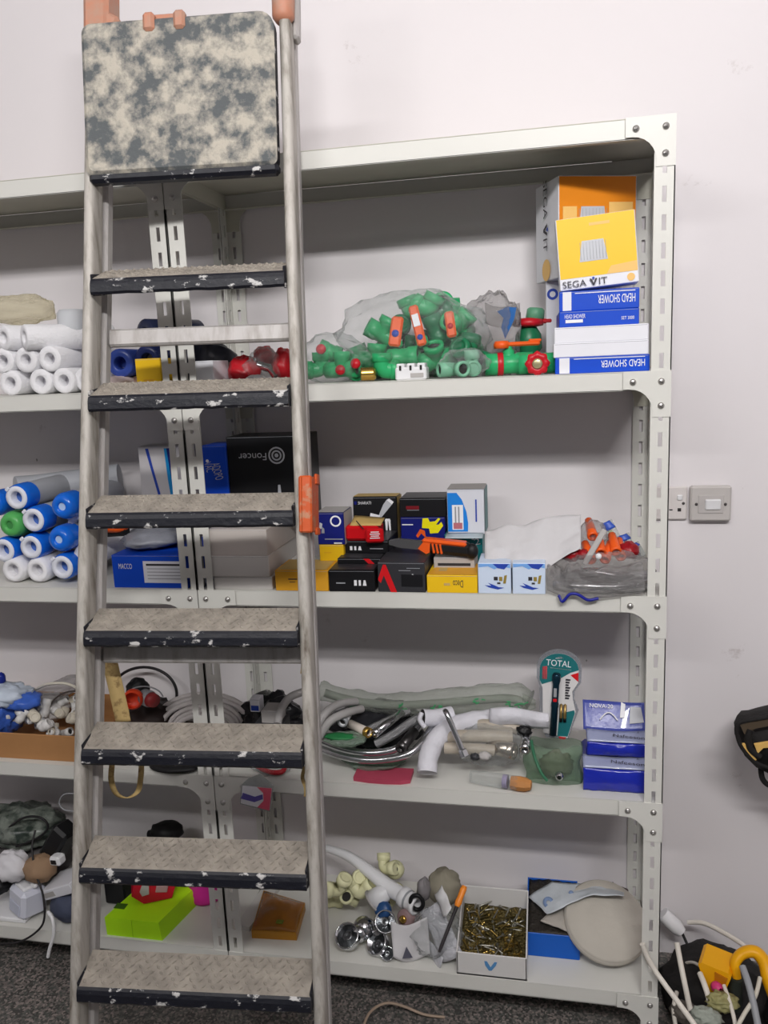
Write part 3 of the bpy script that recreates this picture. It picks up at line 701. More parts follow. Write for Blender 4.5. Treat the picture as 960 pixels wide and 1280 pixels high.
# bag with the blue label
T = thing('plastic_bag', 'clear bag with a blue printed corner standing behind the orange lever', 'bag', (X(622, -.16, z2), -.16, z2))
c = at(622, 425, -.17); mb = MB(); s = PXM(622, 425, -.17)
mb.ball((c.x - .012, c.y, z2 + .088), (.062, .045, .09), FILMD, 31, .2, 2.4, flat=z2 + .0005, nu=36, nv=22, ridge=.03)
mb.sheet(lambda u, v: at(606 + 44 * u, 378 + 10 * sin(4 * u) * .4 + 26 * v + 4 * u, -.175) + V((0, .012 * sin(5 * u + 3 * v), 0)), 10, 6, FILMD); mb.build('film', T)
mb = MB(); P = [at(a_, b_, -.182) for a_, b_ in ((622, 390), (634, 384), (646, 385), (643, 400), (632, 424), (627, 410), (630, 398))]
mb.prism([(q.x, q.z) for q in P], .0015, mat('blue_bag_print', (28, 92, 160), .35, var=.2, scale=40), M.Translation(V((0, -.2, 0)))); mb.build('blue_print', T)
fitting('pipe_socket', 612, 452, -.2, (0, 10, 40), 'dark fitting inside the clear bag with the blue corner', zmin=z2 + .02, m=DGREEN)

# ------------------------------------------------------------------ second shelf, left bay: white filter rolls
FILT = mat('white_spun_filter', (232, 231, 234), .85, var=.02, bump=.25, bscale=180)
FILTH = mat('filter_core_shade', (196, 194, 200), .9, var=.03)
def filter_roll(label, px, py, Y, z=None, L=.25, yaw=0, r=.0285, group=None, name='filter_cartridge', body=None, core=None, pitch=0):
    body = body or FILT; p = at(px, py, Y)
    if z is not None: p.z = z
    Q = M.Translation(p) @ Euler((R_(pitch), 0, R_(yaw))).to_matrix().to_4x4(); T = thing(name, label, 'filter', p, group)
    mb = MB(); mb.M = Q; n = 24
    mb.lathe([(r * .46, .03), (r * .46, .001), (r * .5, 0), (r * .93, 0), (r, .003), (r, L - .003), (r * .93, L), (r * .46, L), (r * .46, L - .03)], body, (0, 0, 0), (0, 1, 0), n); mb.build('roll', T)
    mb = MB(); mb.M = Q; mb.lathe([(r * .46, .03), (0, .03)], FILTH if core is None else core, (0, 0, 0), (0, 1, 0), 16); mb.build('core', T)
    return T
r0 = .0285; G = 'white filter cartridges on the second shelf'
row = lambda n: z2 + r0 + n * r0 * 1.74
for (px, lab) in ((12, 'white filter roll at the left end of the bottom row'), (50, 'white filter roll, second in the bottom row'), (79, 'white filter roll, third in the bottom row'), (107, 'white filter roll half hidden by the ladder in the bottom row')):
    filter_roll(lab, px, 474, -.30 if px != 107 else -.29, row(0), group=G)
for (px, lab) in ((2, 'white filter roll cut by the left picture edge, middle row'), (31, 'white filter roll, second in the middle row'), (61, 'white filter roll, third in the middle row')):
    filter_roll(lab, px, 444, -.30, row(1), group=G)
filter_roll('white filter roll lying deeper in the middle row beside the ladder', 91, 444, -.2, row(1), L=.18, group=G)
filter_roll('white filter roll on top at the left picture edge', 2, 407, -.30, row(2) + .002, group=G, yaw=-22)
filter_roll('white filter roll on top turned sideways so its long side shows', 29, 413, -.31, row(2), L=.2, group=G, yaw=-40)
mb = MB(); c = at(86, 410, -.22); mb.lathe([(0, -.002), (.03, 0), (.032, .006), (.032, .05), (.026, .058), (0, .060)], mat('pale_grey_wrap', (196, 198, 202), .6), (c.x + .01, c.y, z2 + 4.6 * r0), (0, 0, 1), 20)
single(mb, 'wrapped_roll', 'short pale grey wrapped roll on the white filters beside the ladder', 'filter')
mb = MB(); mb.ball(at(22, 388, -.2), (.095, .07, .034), clear('yellowish_film', (244, 241, 228), .13, milk=(240, 232, 206)), 5, .2, 2.2, flat=row(2) + r0, nu=36, nv=20)
single(mb, 'plastic_bag', 'yellowish clear bag lying on top of the white filters', 'bag')
# behind the ladder
BLF = mat('blue_shrink_film', (56, 78, 160), .25, var=.12)
filter_roll('dull blue wrapped cartridge behind the ladder on the second shelf, left of the ringed one', 149, 446, -.27, z2 + .062, L=.2, r=.032, body=BLF, core=BLF)
filter_roll('dark blue ringed cartridge behind the ladder above the little yellow box', 183, 442, -.255, z2 + .068, L=.2, r=.031, body=mat('deep_blue_film', (40, 52, 110), .25, var=.15))
filter_roll('navy cartridge on top of the two blue ones behind the ladder', 180, 408, -.2, z2 + .125, L=.15, r=.036, body=mat('navy_film', (34, 40, 66), .25, var=.15), yaw=-30)
mb = MB(); mb.ball((X(145, -.28, z2), -.25, z2 + .018), (.03, .06, .018), mat('pinkish_wrap', (214, 196, 194), .5), 8, .2, 2, flat=z2 + .0005); single(mb, 'wrapped_packet', 'pinkish white packet under the blue cartridges behind the ladder', 'packet')
mb = MB(); mb.ball((X(163, -.26, z2), -.2, z2 + .018), (.022, .05, .018), mat('brown_wrap', (140, 110, 96), .5), 9, .2, 2, flat=z2 + .0005); single(mb, 'wrapped_packet', 'brownish packet beside the little yellow box behind the ladder', 'packet')
carton('small_box', 'little yellow carton behind the ladder on the second shelf', 'box', 172, 203, 448, -.315, .06, z2, YEL, [('r', 'F', .3, .3, .7, .34, AMB)])
carton('small_box', 'small pale grey carton just right of the middle posts on the second shelf', 'box', 243, 268, 451, -.30, .09, z2, WHITE)
carton('small_box', 'low brown carton between the grey carton and the red bag', 'box', 269, 284, 453, -.2, .06, z2, mat('brown_card', (120, 100, 88), .6))
mb = MB(); mb.ball((X(262, -.15, z2), -.13, z2 + .035), (.062, .05, .075), mat('black_navy_bag', (30, 32, 44), .35), 12, .18, 2.2, flat=z2 + .0005); single(mb, 'dark_pouch', 'dark navy pouch behind the small grey carton', 'pouch')
T = thing('valve_bag', 'bag of red handled taps seen through the ladder on the second shelf', 'bag', (X(325, -.2, z2), -.2, z2))
mb = MB(); mb.ball((X(303, -.24, z2), -.22, z2 + .028), (.035, .04, .038), REDP, 14, .25, 2.5, flat=z2 + .0005); mb.ball((X(333, -.17, z2), -.17, z2 + .06), (.026, .03, .026), REDP, 15, .2, 2.5); mb.ball((X(358, -.2, z2), -.2, z2 + .035), (.028, .04, .045), REDP, 16, .2, 2.5, flat=z2 + .0005); mb.build('red_cap', T)
mb = MB(); mb.ball((X(333, -.22, z2), -.22, z2 + .036), (.042, .05, .045), FILM, 17, .25, 2.5, flat=z2 + .0005, nu=30, nv=18); mb.build('film', T)
mb = MB(); p = V((X(340, -.21, z2), -.21, z2 + .035)); mb.tube([p + V((-.03, 0, .01)), p, p + V((.02, -.02, -.02))], .010, CHROME); mb.lathe([(0, 0), (.016, 0), (.016, .012), (0, .014)], CHROME, p + V((-.035, 0, .01)), (-1, 0, .2), 14); mb.build('tap', T)
mb = MB(); p = V((X(320, -.275, z2), -.275, z2 + .012)); mb.ball(p, (.024, .018, .012), WHP, 3, .1); single(mb, 'loose_cap', 'white cap lying in front of the red taps', 'cap')  # a loose plastic cap, like the other small caps further down
# ------------------------------------------------------------------ third shelf, left bay
z3 = S[3]
BFILM = mat('bright_blue_shrink_wrap', (22, 104, 214), .22, var=.06, coat=.3)
GFILM = mat('green_shrink_wrap', (86, 172, 92), .3, var=.06)
BCORE = mat('blue_core', (70, 104, 176), .5, var=.1)
GWR = mat('grey_wrapped_roll', (172, 174, 180), .45, var=.08)
WEND = mat('filter_end_white', (222, 224, 234), .6, var=.03)
def cartridge(label, px, py, Y, kind, r=.0315, L=.23, yaw=0, minz=None, group='shrink-wrapped filter cartridges on the third shelf'):
    p = at(px, py, Y)
    if minz: p.z = max(p.z, minz)
    Q = M.Translation(p) @ Euler((0, 0, R_(yaw))).to_matrix().to_4x4(); T = thing('filter_cartridge', label, 'filter', p, group)
    body = {'ring': BFILM, 'closed': BFILM, 'green': GFILM, 'white': FILT}[kind]
    mb = MB(); mb.M = Q; e_ = .045 if kind != 'white' else .03
    mb.lathe([(r * .86, .0), (r * .95, .004), (r, .012), (r, e_)], body, (0, 0, 0), (0, 1, 0), 24); mb.build('end_wrap', T)
    mb = MB(); mb.M = Q; mb.lathe([(r * .97, e_ - .004), (r * .97, L - .01), (r * .9, L), (0, L)], GWR if kind != 'white' else FILT, (0, 0, 0), (0, 1, 0), 24); mb.build('body', T)
    mb = MB(); mb.M = Q
    if kind in ('ring', 'white'):
        mb.lathe([(r * .87, .0), (r * .84, -.003), (r * .5, -.003), (r * .46, 0), (r * .46, .02)], WEND if kind == 'ring' else FILT, (0, 0, 0), (0, 1, 0), 22); e = mb.build('end_ring', T)
        mb = MB(); mb.M = Q; mb.lathe([(r * .47, .02), (0, .02)], BCORE if kind == 'ring' else FILTH, (0, 0, 0), (0, 1, 0), 16); mb.build('core', T)
        if kind == 'ring':
            mb = MB(); mb.M = Q; mb.box((-r * .62, -.004, r * .66), (.012, .004, .008), WEND, .0015, Euler((0, R_(-40), 0)).to_matrix()); mb.build('film_tab', T)
    else:
        mb.lathe([(r * .88, .0), (r * .8, -.006), (r * .4, -.010), (r * .3, -.006), (r * .27, -.002)], body, (0, 0, 0), (0, 1, 0), 22); mb.build('end_cap', T)
        mb = MB(); mb.M = Q; mb.lathe([(r * .3, -.004), (0, -.004)], mat('pale_blue_core', (176, 200, 232), .5) if kind == 'closed' else mat('green_core', (66, 136, 74), .5), (0, 0, 0), (0, 1, 0), 16); mb.build('core', T)
for a in [('plain white filter end low on the third shelf, second from the left picture edge', 17, 715, -.30, 'white'), ('plain white filter end low on the third shelf, right beside the lowest blue ring', 47, 714, -.30, 'white'),
          ('blue cartridge with a white ring end, lowest one beside the ladder', 78, 709, -.31, 'ring'), ('white filter end peeping out beside the ladder rail, bottom row', 106, 695, -.28, 'white'),
          ('blue cartridge with a white ring end, cut by the left picture edge', 5, 688, -.30, 'ring'), ('blue cartridge with a white ring end, right above the two plain white ends', 39, 684, -.30, 'ring'),
          ('blue cartridge with a closed blue end, lower of the two beside the ladder', 75, 674, -.31, 'closed'), ('green cartridge among the blue ones', 14, 656, -.295, 'green'),
          ('blue cartridge with a white ring end, right of the green one', 42, 650, -.30, 'ring'), ('blue cartridge with a white ring end half behind the ladder rail', 98, 657, -.27, 'ring'),
          ('blue cartridge with a closed blue end, upper of the two beside the ladder', 79, 633, -.31, 'closed'), ('blue cartridge with a white ring end, topmost of the pile', 21, 622, -.30, 'ring'),
          ('blue cartridge at the left picture edge above the green one', -8, 630, -.26, 'closed')]:
    cartridge(*a, minz=z3 + .0325)
GWR = mat('grey_wrapped_roll', (172, 174, 180), .45, var=.08)
for (P, lab) in (([(150, 596, -.06), (60, 608, -.12), (20, 612, -.17)], 'long grey wrapped roll lying behind the blue cartridges'),):
    tubepx('wrapped_roll', lab, 'filter', P, .034, GWR, n=20)
# boxes around the middle posts
BX = X
def lines(face, u0, u1, v0, v1, n, m=PRG):
    a = []
    for i in range(n):
        v = v0 + (v1 - v0) * (i + .5) / n; a.append(('r', face, u0, v - .012, u0 + (u1 - u0) * (1 if i % 3 != 2 else .7), v + .012, m))
    return a
o, tb = carton('flat_box', 'flat blue carton with a white printed label behind the ladder on the third shelf', 'box', 143, 236, 694, -.325, .2, z3, BLUE,
   [('r', 'F', .42, .16, .97, .82, WHITE), ('r', 'F', .46, .68, .95, .74, PRK), ('t', 'F', 'MACCO', .18, .66, .16, PRW, 0, .18)] + [('r', 'F', .47, .58 - .1 * i, .93, .60 - .1 * i, PRG) for i in range(4)])
mb = MB(); c = V((X(190, -.25, tb), -.22, tb + .022)); mb.ball(c, (.075, .09, .026), mat('grey_packing_film', (128, 130, 138), .3, var=.15, bump=.4, bscale=40), 41, .2, 2.4, flat=tb + .0006, nu=34, nv=18)
single(mb, 'packing_pouch', 'grey film pouch lying on the blue carton behind the ladder', 'pouch')
mb = MB(); c = V((X(165, -.2, tb), -.27, tb + .042)); mb.ball(c + V((0, 0, .012)), (.034, .026, .014), ORP, 42, .12, 2); mb.tube([c + V((-.05, .0, -.006)), c + V((-.02, 0, .0)), c + V((.03, 0, .004))], [.008, .012, .013], BLKP)
single(mb, 'hand_tool', 'small orange and black tool on the grey pouch behind the ladder', 'tool')
hb = z3
carton('product_box', 'upright white carton with a purple curved line, left of the middle posts', 'box', 186, 250, 557, -.10, .07, hb, mat('pearl_card', (206, 202, 204), .5, var=.03),
   [('p', 'F', [(.14, .98), (.20, .98), (.27, .80), (.36, .6), (.47, .38), (.43, .38), (.31, .6), (.22, .8)], PRB), ('p', 'F', [(.50, .98), (.7, .98), (.7, .38), (.6, .38), (.53, .7)], mat('cyan_print', (24, 140, 206), .4)), ('p', 'F', [(.55, .98), (.72, .98), (.72, .5), (.64, .6), (.58, .8)], DBLUE, .0008)])
# three long white cartons
o, t1 = carton('long_box', 'long thin white carton at the bottom of three right of the middle posts', 'box', 268, 341, 721, -.325, .24, z3, mat('offwhite_card', (214, 210, 206), .6, var=.03))
o, t2 = carton('long_box', 'long white carton in the middle of three right of the middle posts', 'box', 264, 337, 695, -.327, .25, t1 + .0008, mat('offwhite_card', (214, 210, 206), .6), rz=1)
o, t3 = carton('long_box', 'long greyish carton on top of three right of the middle posts', 'box', 261, 335, 662, -.325, .25, t2, mat('greyish_card', (196, 188, 182), .6, var=.03), rz=-.5)
carton('product_box', 'upright blue carton spine with pale lettering right of the middle posts', 'box', 257, 289, 557, -.215, .1, t3, BLUE, [('t', 'F', 'ADOPO', .62, .66, .12, PRS, -78, .62), ('t', 'F', 'VAC', .3, .72, .10, PRS, -78, .36), ('t', 'F', 'Mixer', .7, .2, .14, PRW, -78, .5), ('o', 'F', .26, .80, 0, .06, PRW)])
mb = []
def swirl(m):
    return [('o', 'F', .64, .77, .085, .105, m), ('o', 'F', .64, .77, .045, .065, m), ('o', 'F', .64, .77, 0, .025, m)]
carton('faucet_box', 'black carton with silver swirl and upside-down lettering behind the ladder', 'box', 290, 386, 545, -.21, .11, t3, BLACK,
   swirl(PRS) + [('t', 'F', 'Foncer', .33, .76, .085, PRS, 180, .36), ('p', 'F', [(.62, .18), (.68, .18), (.665, .42), (.635, .42)], PRS), ('p', 'F', [(.46, .06), (.52, .05), (.62, .14), (.66, .20), (.62, .21)], PRG), ('p', 'F', [(.55, .04), (.66, .05), (.7, .16), (.66, .17)], PRS)])
o, ty = carton('spare_part_box', 'amber yellow carton at the shelf edge behind the ladder rail', 'box', 345, 411, 713, -.333, .10, z3, AMB, [('r', 'F', .25, .55, .42, .60, PRK), ('r', 'F', .27, .42, .38, .45, PRK), ('r', 'T', .05, .05, .95, .95, TAN)])
# ------------------------------------------------------------------ third shelf, right bay boxes
ico = lambda u0, v, s: [('r', 'F', u0, v - s, u0 + .06, v + s, PRW), ('r', 'F', u0 + .1, v - s, u0 + .15, v + s, PRW), ('p', 'F', [(u0 + .19, v - s), (u0 + .27, v - s), (u0 + .25, v + s), (u0 + .21, v + s)], PRW)]
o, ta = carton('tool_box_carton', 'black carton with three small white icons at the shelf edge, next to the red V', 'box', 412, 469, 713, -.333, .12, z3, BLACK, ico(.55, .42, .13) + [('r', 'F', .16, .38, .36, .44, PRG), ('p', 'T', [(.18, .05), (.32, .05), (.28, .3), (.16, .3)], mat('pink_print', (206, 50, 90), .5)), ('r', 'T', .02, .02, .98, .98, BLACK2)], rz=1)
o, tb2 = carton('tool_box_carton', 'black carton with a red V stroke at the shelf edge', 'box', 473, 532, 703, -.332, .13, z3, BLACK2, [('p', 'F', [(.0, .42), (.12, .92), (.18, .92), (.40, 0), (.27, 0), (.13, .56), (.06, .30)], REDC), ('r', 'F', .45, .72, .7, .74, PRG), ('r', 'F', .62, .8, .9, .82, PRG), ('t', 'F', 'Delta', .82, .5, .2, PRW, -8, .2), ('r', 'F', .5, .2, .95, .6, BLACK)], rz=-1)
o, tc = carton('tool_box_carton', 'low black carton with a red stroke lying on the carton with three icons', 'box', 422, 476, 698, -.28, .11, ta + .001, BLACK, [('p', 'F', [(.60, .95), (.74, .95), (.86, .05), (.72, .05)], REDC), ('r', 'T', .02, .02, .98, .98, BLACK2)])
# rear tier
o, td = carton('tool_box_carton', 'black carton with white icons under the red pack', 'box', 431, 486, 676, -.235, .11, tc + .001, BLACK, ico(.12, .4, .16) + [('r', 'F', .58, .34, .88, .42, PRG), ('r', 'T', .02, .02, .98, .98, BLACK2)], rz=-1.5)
zr = z3 + .055
o, te0 = carton('spacer_box', 'plain black carton half hidden under the utility knife', 'box', 488, 534, 689, -.185, .09, z3, BLACK2, [('p', 'F', [(.86, .9), (1.0, .9), (1.0, .7), (.95, .7)], REDC)])
RP = mat('red_pack_card', (196, 14, 24), .35, var=.05)
T = thing('cable_tie_pack', 'red pack with white print and a tan flap, on the black cartons', 'pack', (X(458, -.25, td), -.22, td))
a, b = X(436, -.25, td), X(481, -.25, td); hh = Z(458, 657, -.25) - td
mb = MB(); mb.box(((a + b) / 2 - .012, -.215, td + hh * .5), ((b - a) * .95, .06, hh * .92), RP, .006); mb.build('body', T)
mb = MB(); mb.box((b - .022, -.252, td + hh * .42), (.04, .012, hh * .84), RP, .004, Euler((0, 0, R_(8))).to_matrix()); e = mb.build('end_flap', T)
mb = MB()
for i in range(4): mb.box((b - .020, -.2586, td + hh * (.3 + .12 * i)), (.022 - .004 * (i % 2), .0012, .0018), PRW, 0, Euler((0, 0, R_(8))).to_matrix())
mb.build('print', e)
mb = MB(); P = [(a - .004, 0), (b - .012, .004), (b - .02, .016), (a + .004, .012)]
mb.sheet(lambda u, v: V((a + (b - a) * (.02 + .86 * u), -.24 + .05 * v, td + hh * .96 + .008 * v + .006 * (1 - u) * v)), 6, 3, TAN, .001); mb.build('tan_flap', T)
mb = MB(); mb.tube(smooth_path([V((a + .018, -.243, td + hh * 1.25)), V((a + .028, -.249, td + hh * 1.0)), V((a + .036, -.252, td + hh * .8))], 5), .0012, BLKP, 6); mb.build('tie_end', T)
carton('faucet_box', 'black carton with a white spout picture and gold top edge, on the third shelf', 'box', 443, 497, 622, -.125, .06, td - .02, BLACK,
   [('t', 'F', 'SHARATI', .27, .86, .07, PRW, 0, .3), ('r', 'F', .03, .82, .09, .90, DBLUE), ('p', 'F', [(.56, .50), (.64, .50), (.90, .82), (.78, .93), (.70, .82)], PRS), ('p', 'F', [(.78, .93), (.90, .82), (.94, .88), (.84, .96)], PRW), ('p', 'F', [(.38, .52), (.60, .50), (.62, .56), (.40, .62)], PRW), ('p', 'F', [(.74, .2), (.78, .2), (.79, .44), (.73, .44)], PRW), ('p', 'F', [(.82, .2), (.86, .2), (.85, .44), (.8, .44)], PRW), ('p', 'F', [(.72, .42), (.86, .42), (.84, .48), (.74, .48)], PRW), ('r', 'T', .0, .0, 1, 1, TAN), ('r', 'R', 0, 0, 1, 1, TAN)], rx=-2)
o, tq = carton('spanner_box', 'dark blue carton with a yellow plumbing picture at the back of the third shelf', 'box', 502, 557, 647, -.145, .09, z3 + .060, DBLUE, 
   [('p', 'F', [(.34, .34), (.44, .58), (.54, .52), (.56, .3), (.66, .3), (.66, .1), (.7, .02), (.56, .02), (.58, .22), (.46, .42), (.38, .26)], ORP), ('p', 'F', [(.48, .62), (.50, .96), (.62, .98), (.66, .84), (.78, .86), (.86, .98), (.90, .94), (.80, .74), (.86, .74), (.92, .84), (.96, .7), (.84, .44), (.66, .42), (.64, .6)], mat('bright_yellow_print', (244, 232, 22), .4), .0008), ('r', 'F', .04, .06, .28, .15, mat('lime_print', (178, 196, 60), .5)), ('r', 'F', .03, .72, .28, .76, PRW), ('o', 'F', .86, .14, .08, .1, PRG)])
sup = MB(); 
o2, tz = carton('spacer_box', 'low black carton carrying the dark blue plumbing carton', 'box', 500, 558, 681, -.14, .08, z3, BLACK)
o.location.z = tz + .0005; dz = tz + .0005 - (z3 + .060)
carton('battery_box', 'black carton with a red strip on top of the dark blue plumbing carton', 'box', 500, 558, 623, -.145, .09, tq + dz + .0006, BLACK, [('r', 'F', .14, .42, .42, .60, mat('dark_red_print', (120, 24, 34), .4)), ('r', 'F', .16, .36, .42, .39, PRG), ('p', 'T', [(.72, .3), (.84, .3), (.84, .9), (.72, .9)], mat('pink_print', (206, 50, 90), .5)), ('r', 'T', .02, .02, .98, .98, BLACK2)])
# blue carton by the rail
o, tl1 = carton('spare_part_box', 'yellow carton under the blue ring-marked carton beside the orange bracket', 'box', 400, 430, 681, -.25, .08, ty + .0005, YEL, [('r', 'F', .2, .5, .5, .54, AMB), ('r', 'T', .02, .02, .98, .98, DBLUE)])
carton('valve_box', 'blue carton with a white ring mark beside the orange ladder bracket', 'box', 398, 431, 641, -.25, .075, tl1 + .0005, DBLUE, [('o', 'F', .70, .74, .15, .21, PRW), ('p', 'F', [(.06, .5), (.16, .5), (.2, .66), (.1, .7)], PRS), ('p', 'F', [(.14, .36), (.26, .36), (.26, .5), (.18, .56)], PRG), ('r', 'F', .26, .16, .94, .19, PRG), ('r', 'F', .6, .03, .9, .07, PRW), ('r', 'R', 0, 0, 1, 1, GREYC), ('r', 'T', 0, 0, 1, 1, GREYC)])
# tall white and blue carton on a teal one
o, tt = carton('teal_box', 'teal carton with a white numeral under the white and blue carton', 'box', 557, 604, 668, -.17, .10, z3 + .0, TEAL, [('t', 'F', '2', .86, .82, .16, PRW, 12, .14), ('r', 'F', .72, .86, .78, .96, PRW)])
o, tu = carton('pump_box', 'tall white carton with a blue curved panel standing on the teal carton', 'box', 560, 606, 612, -.17, .085, tt + .0005, mat('white_gloss_card', (214, 216, 224), .4, var=.02),
   [('p', 'F', [(0.01, .93), (.26, .93), (.40, .78), (.52, .5), (.56, .25), (.55, .06), (.01, .06)], mat('azure_print', (34, 132, 222), .4)), ('r', 'F', .13, .10, .43, .66, PRW), ('r', 'F', .20, .12, .24, .62, PRG), ('r', 'F', .29, .12, .33, .62, PRG), ('r', 'F', .16, .12, .4, .26, mat('reddish_print', (186, 110, 120), .5)), ('r', 'F', .76, .28, .80, .78, PRB), ('r', 'T', 0, 0, 1, 1, GREYC), ('r', 'R', 0, 0, 1, 1, TEAL)])
mb = MB(); a, b = X(558, -.18, tt), X(604, -.18, tt); mb.sheet(lambda u, v: V((a + (b - a) * u, -.1725 - .032 * v, tt + .004 - .006 * v)), 4, 3, mat('pale_flap', (176, 190, 196), .5), .0008); single(mb, 'box_flap', 'loose pale card flap lying in front of the tall white and blue carton', 'card')
# long grey carton and the knife
o, tg = carton('long_box', 'grey carton under the handle of the utility knife', 'box', 543, 594, 697, -.27, .08, z3, GREYC, [('r', 'F', .1, .7, .9, .8, BLACK2)])
o, tg2 = carton('long_box', 'dark flat carton under the blade of the utility knife', 'box', 486, 540, 697, -.26, .06, te0, BLACK2) if False else (None, tg)
T = thing('utility_knife', 'orange and black utility knife lying across the black cartons', 'knife', at(545, 684, -.27))
A, B = at(487, 677, -.262), at(592, 688, -.275); ax = (B - A).normalized(); Lk = (B - A).length; Q = frameQ(A, ax, (-ax.z, 0, ax.x))
GB_ = mat('knife_grey', (96, 96, 98), .35, metal=.4)
mb = MB(); mb.M = Q; mb.prism([(0, -.006), (Lk * .12, -.010), (Lk * .46, -.010), (Lk * .46, .010), (Lk * .1, .009), (0, .003)], .010, GB_, M.Translation(V((0, -.005, 0)))); mb.build('blade_holder', T)
mb = MB(); mb.M = Q; mb.box((Lk * .72, 0, .000), (Lk * .54, .026, .032), BLKP, .010); mb.ball((Lk * .98, 0, -.002), (.014, .013, .017), BLKP); h = mb.build('handle', T)
mb = MB(); mb.M = Q; mb.box((Lk * .66, -.001, .0125), (Lk * .52, .028, .010), ORP, .004); mb.prism([(Lk * .36, -.006), (Lk * .46, -.016), (Lk * .5, -.012), (Lk * .5, .014), (Lk * .44, .016)], .026, ORP, M.Translation(V((0, -.013, 0)))); mb.build('orange_grip', h)
for i in range(3):
    q = MB(); q.M = Q; q.box((Lk * (.54 + .045 * i), -.0122, -.002), (.005, .004, .022), ORP, .0015, Euler((0, R_(-14), 0)).to_matrix()); q.build('grip_rib', h)
# yellow box and two pale blue boxes at the front edge
o, tyy = carton('spare_part_box', 'bright yellow carton with upside-down lettering at the shelf edge', 'box', 534, 597, 719, -.332, .10, z3, YEL, [('t', 'F', 'Deco', .62, .52, .4, PRK, 180, .2), ('r', 'F', .34, .42, .46, .56, TAN), ('p', 'T', [(.02, .02), (.98, .02), (.98, .98), (.5, .98), (.25, .85), (.1, .6), (.03, .25)], AMB), ('r', 'T', .2, .3, .36, .6, TAN)], faces=None)
SKY = mat('pale_blue_card', (206, 220, 240), .5, var=.03); SKB = mat('sky_blue_print', (120, 170, 232), .5); OCH = mat('ochre_print', (150, 130, 60), .5)
def sponge(xl, xr, lab):
    return carton('cleaner_box', lab, 'box', xl, xr, 704, -.332, .09, z3, SKY, [('p', 'F', [(.02, .98), (.98, .98), (.98, .84), (.7, .9), (.5, .8), (.3, .9), (.02, .86)], SKB), ('p', 'F', [(.45, .98), (.95, .98), (.8, .80), (.6, .84)], PRB), ('p', 'F', [(.2, .28), (.34, .2), (.6, .14), (.8, .2), (.62, .22), (.45, .3), (.3, .36), (.4, .26)], PRB), ('r', 'F', .48, .44, .60, .56, PRK), ('r', 'F', .64, .42, .74, .56, OCH), ('p', 'F', [(.76, .34), (.84, .34), (.88, .62), (.80, .6)], OCH), ('r', 'F', .58, .32, .68, .38, PRK)])
sponge(598, 639, 'pale blue patterned carton beside the bright yellow one'); sponge(641, 682, 'pale blue patterned carton beside the dark hose bag')
# crumpled paper
def paper(u, v):
    px = 606 + 118 * u; top = 664 - 10 * sin(u * 2.2) - 14 * u * u; bot = 706 + 8 * sin(u * 3.1) - 24 * max(0, u - .55) * 1.8
    if u > .93: px += 2
    p = at(px, top + (bot - top) * v, -.235 - .07 * v - .012 * sin(u * 4))
    p += V((0, .006 * noise.noise(V((u * 7, v * 4, 3))), .005 * noise.noise(V((u * 6, v * 5, 9))) + .003 * sin(11 * u + 4 * v)))
    p.z = max(p.z, z3 + .0415 + (.062 if False else 0)) if u < .65 else p.z
    return p
mb = MB(); mb.sheet(paper, 34, 16, mat('crumpled_paper', (200, 198, 200), .85, var=.06, scale=30, bump=.4, bscale=26), .0005); o = single(mb, 'paper_sheet', 'crumpled white paper sheet draped over the pale blue cartons', 'paper')
o['label'] = 'crumpled white printed sheet draped over the pale blue cartons'
# hose bag
T = thing('hose_bag', 'grey plastic bag of steel hoses with a blue sealed edge at the right end', 'bag', (X(745, -.28, z3), -.28, z3))
mb = MB(); c = at(752, 728, -.27); s = PXM(752, 728, -.27); mb.ball((c.x, c.y, z3 + .038), (66 * s, .065, .040), FILMD, 51, .16, 2.1, flat=z3 + .0005, nu=44, nv=22, ridge=.03)
SP = smooth_path(pxp([(684, 738, -.343), (698, 744, -.345), (703, 752, -.350), (712, 743, -.350), (722, 743, -.350), (735, 750, -.349), (748, 748, -.346), (770, 746, -.343), (806, 742, -.341)]), 5)
mb.sheet(lambda u, v: SP[int(u * (len(SP) - 1) + .5)] + V((0, .05 * v * v - .006 * sin(pi * v), .052 * v + .003 * sin(u * 40) * v)), len(SP) - 1, 8, FILMD); mb.build('film', T)
mb = MB(); P = SP[5:31]; mb.tube(P, .0032, mat('deep_blue_seal', (28, 34, 140), .35), 8); mb.build('blue_seal', T)
for (P, lab) in (([(694, 738, -.30), (725, 733, -.32), (770, 737, -.32), (812, 730, -.30)], 'lower'), ([(700, 722, -.27), (740, 716, -.29), (780, 722, -.29), (812, 720, -.26)], 'upper'), ([(720, 728, -.24), (760, 731, -.25), (815, 726, -.24)], 'rear')):
    tubepx('steel_hose', lab + ' braided steel hose inside the grey hose bag', 'hose', P, .0125, mat('bright_chrome_hose', (196, 198, 200), .16, metal=.95, var=.12, scale=160), zmin=z3 + .0135)
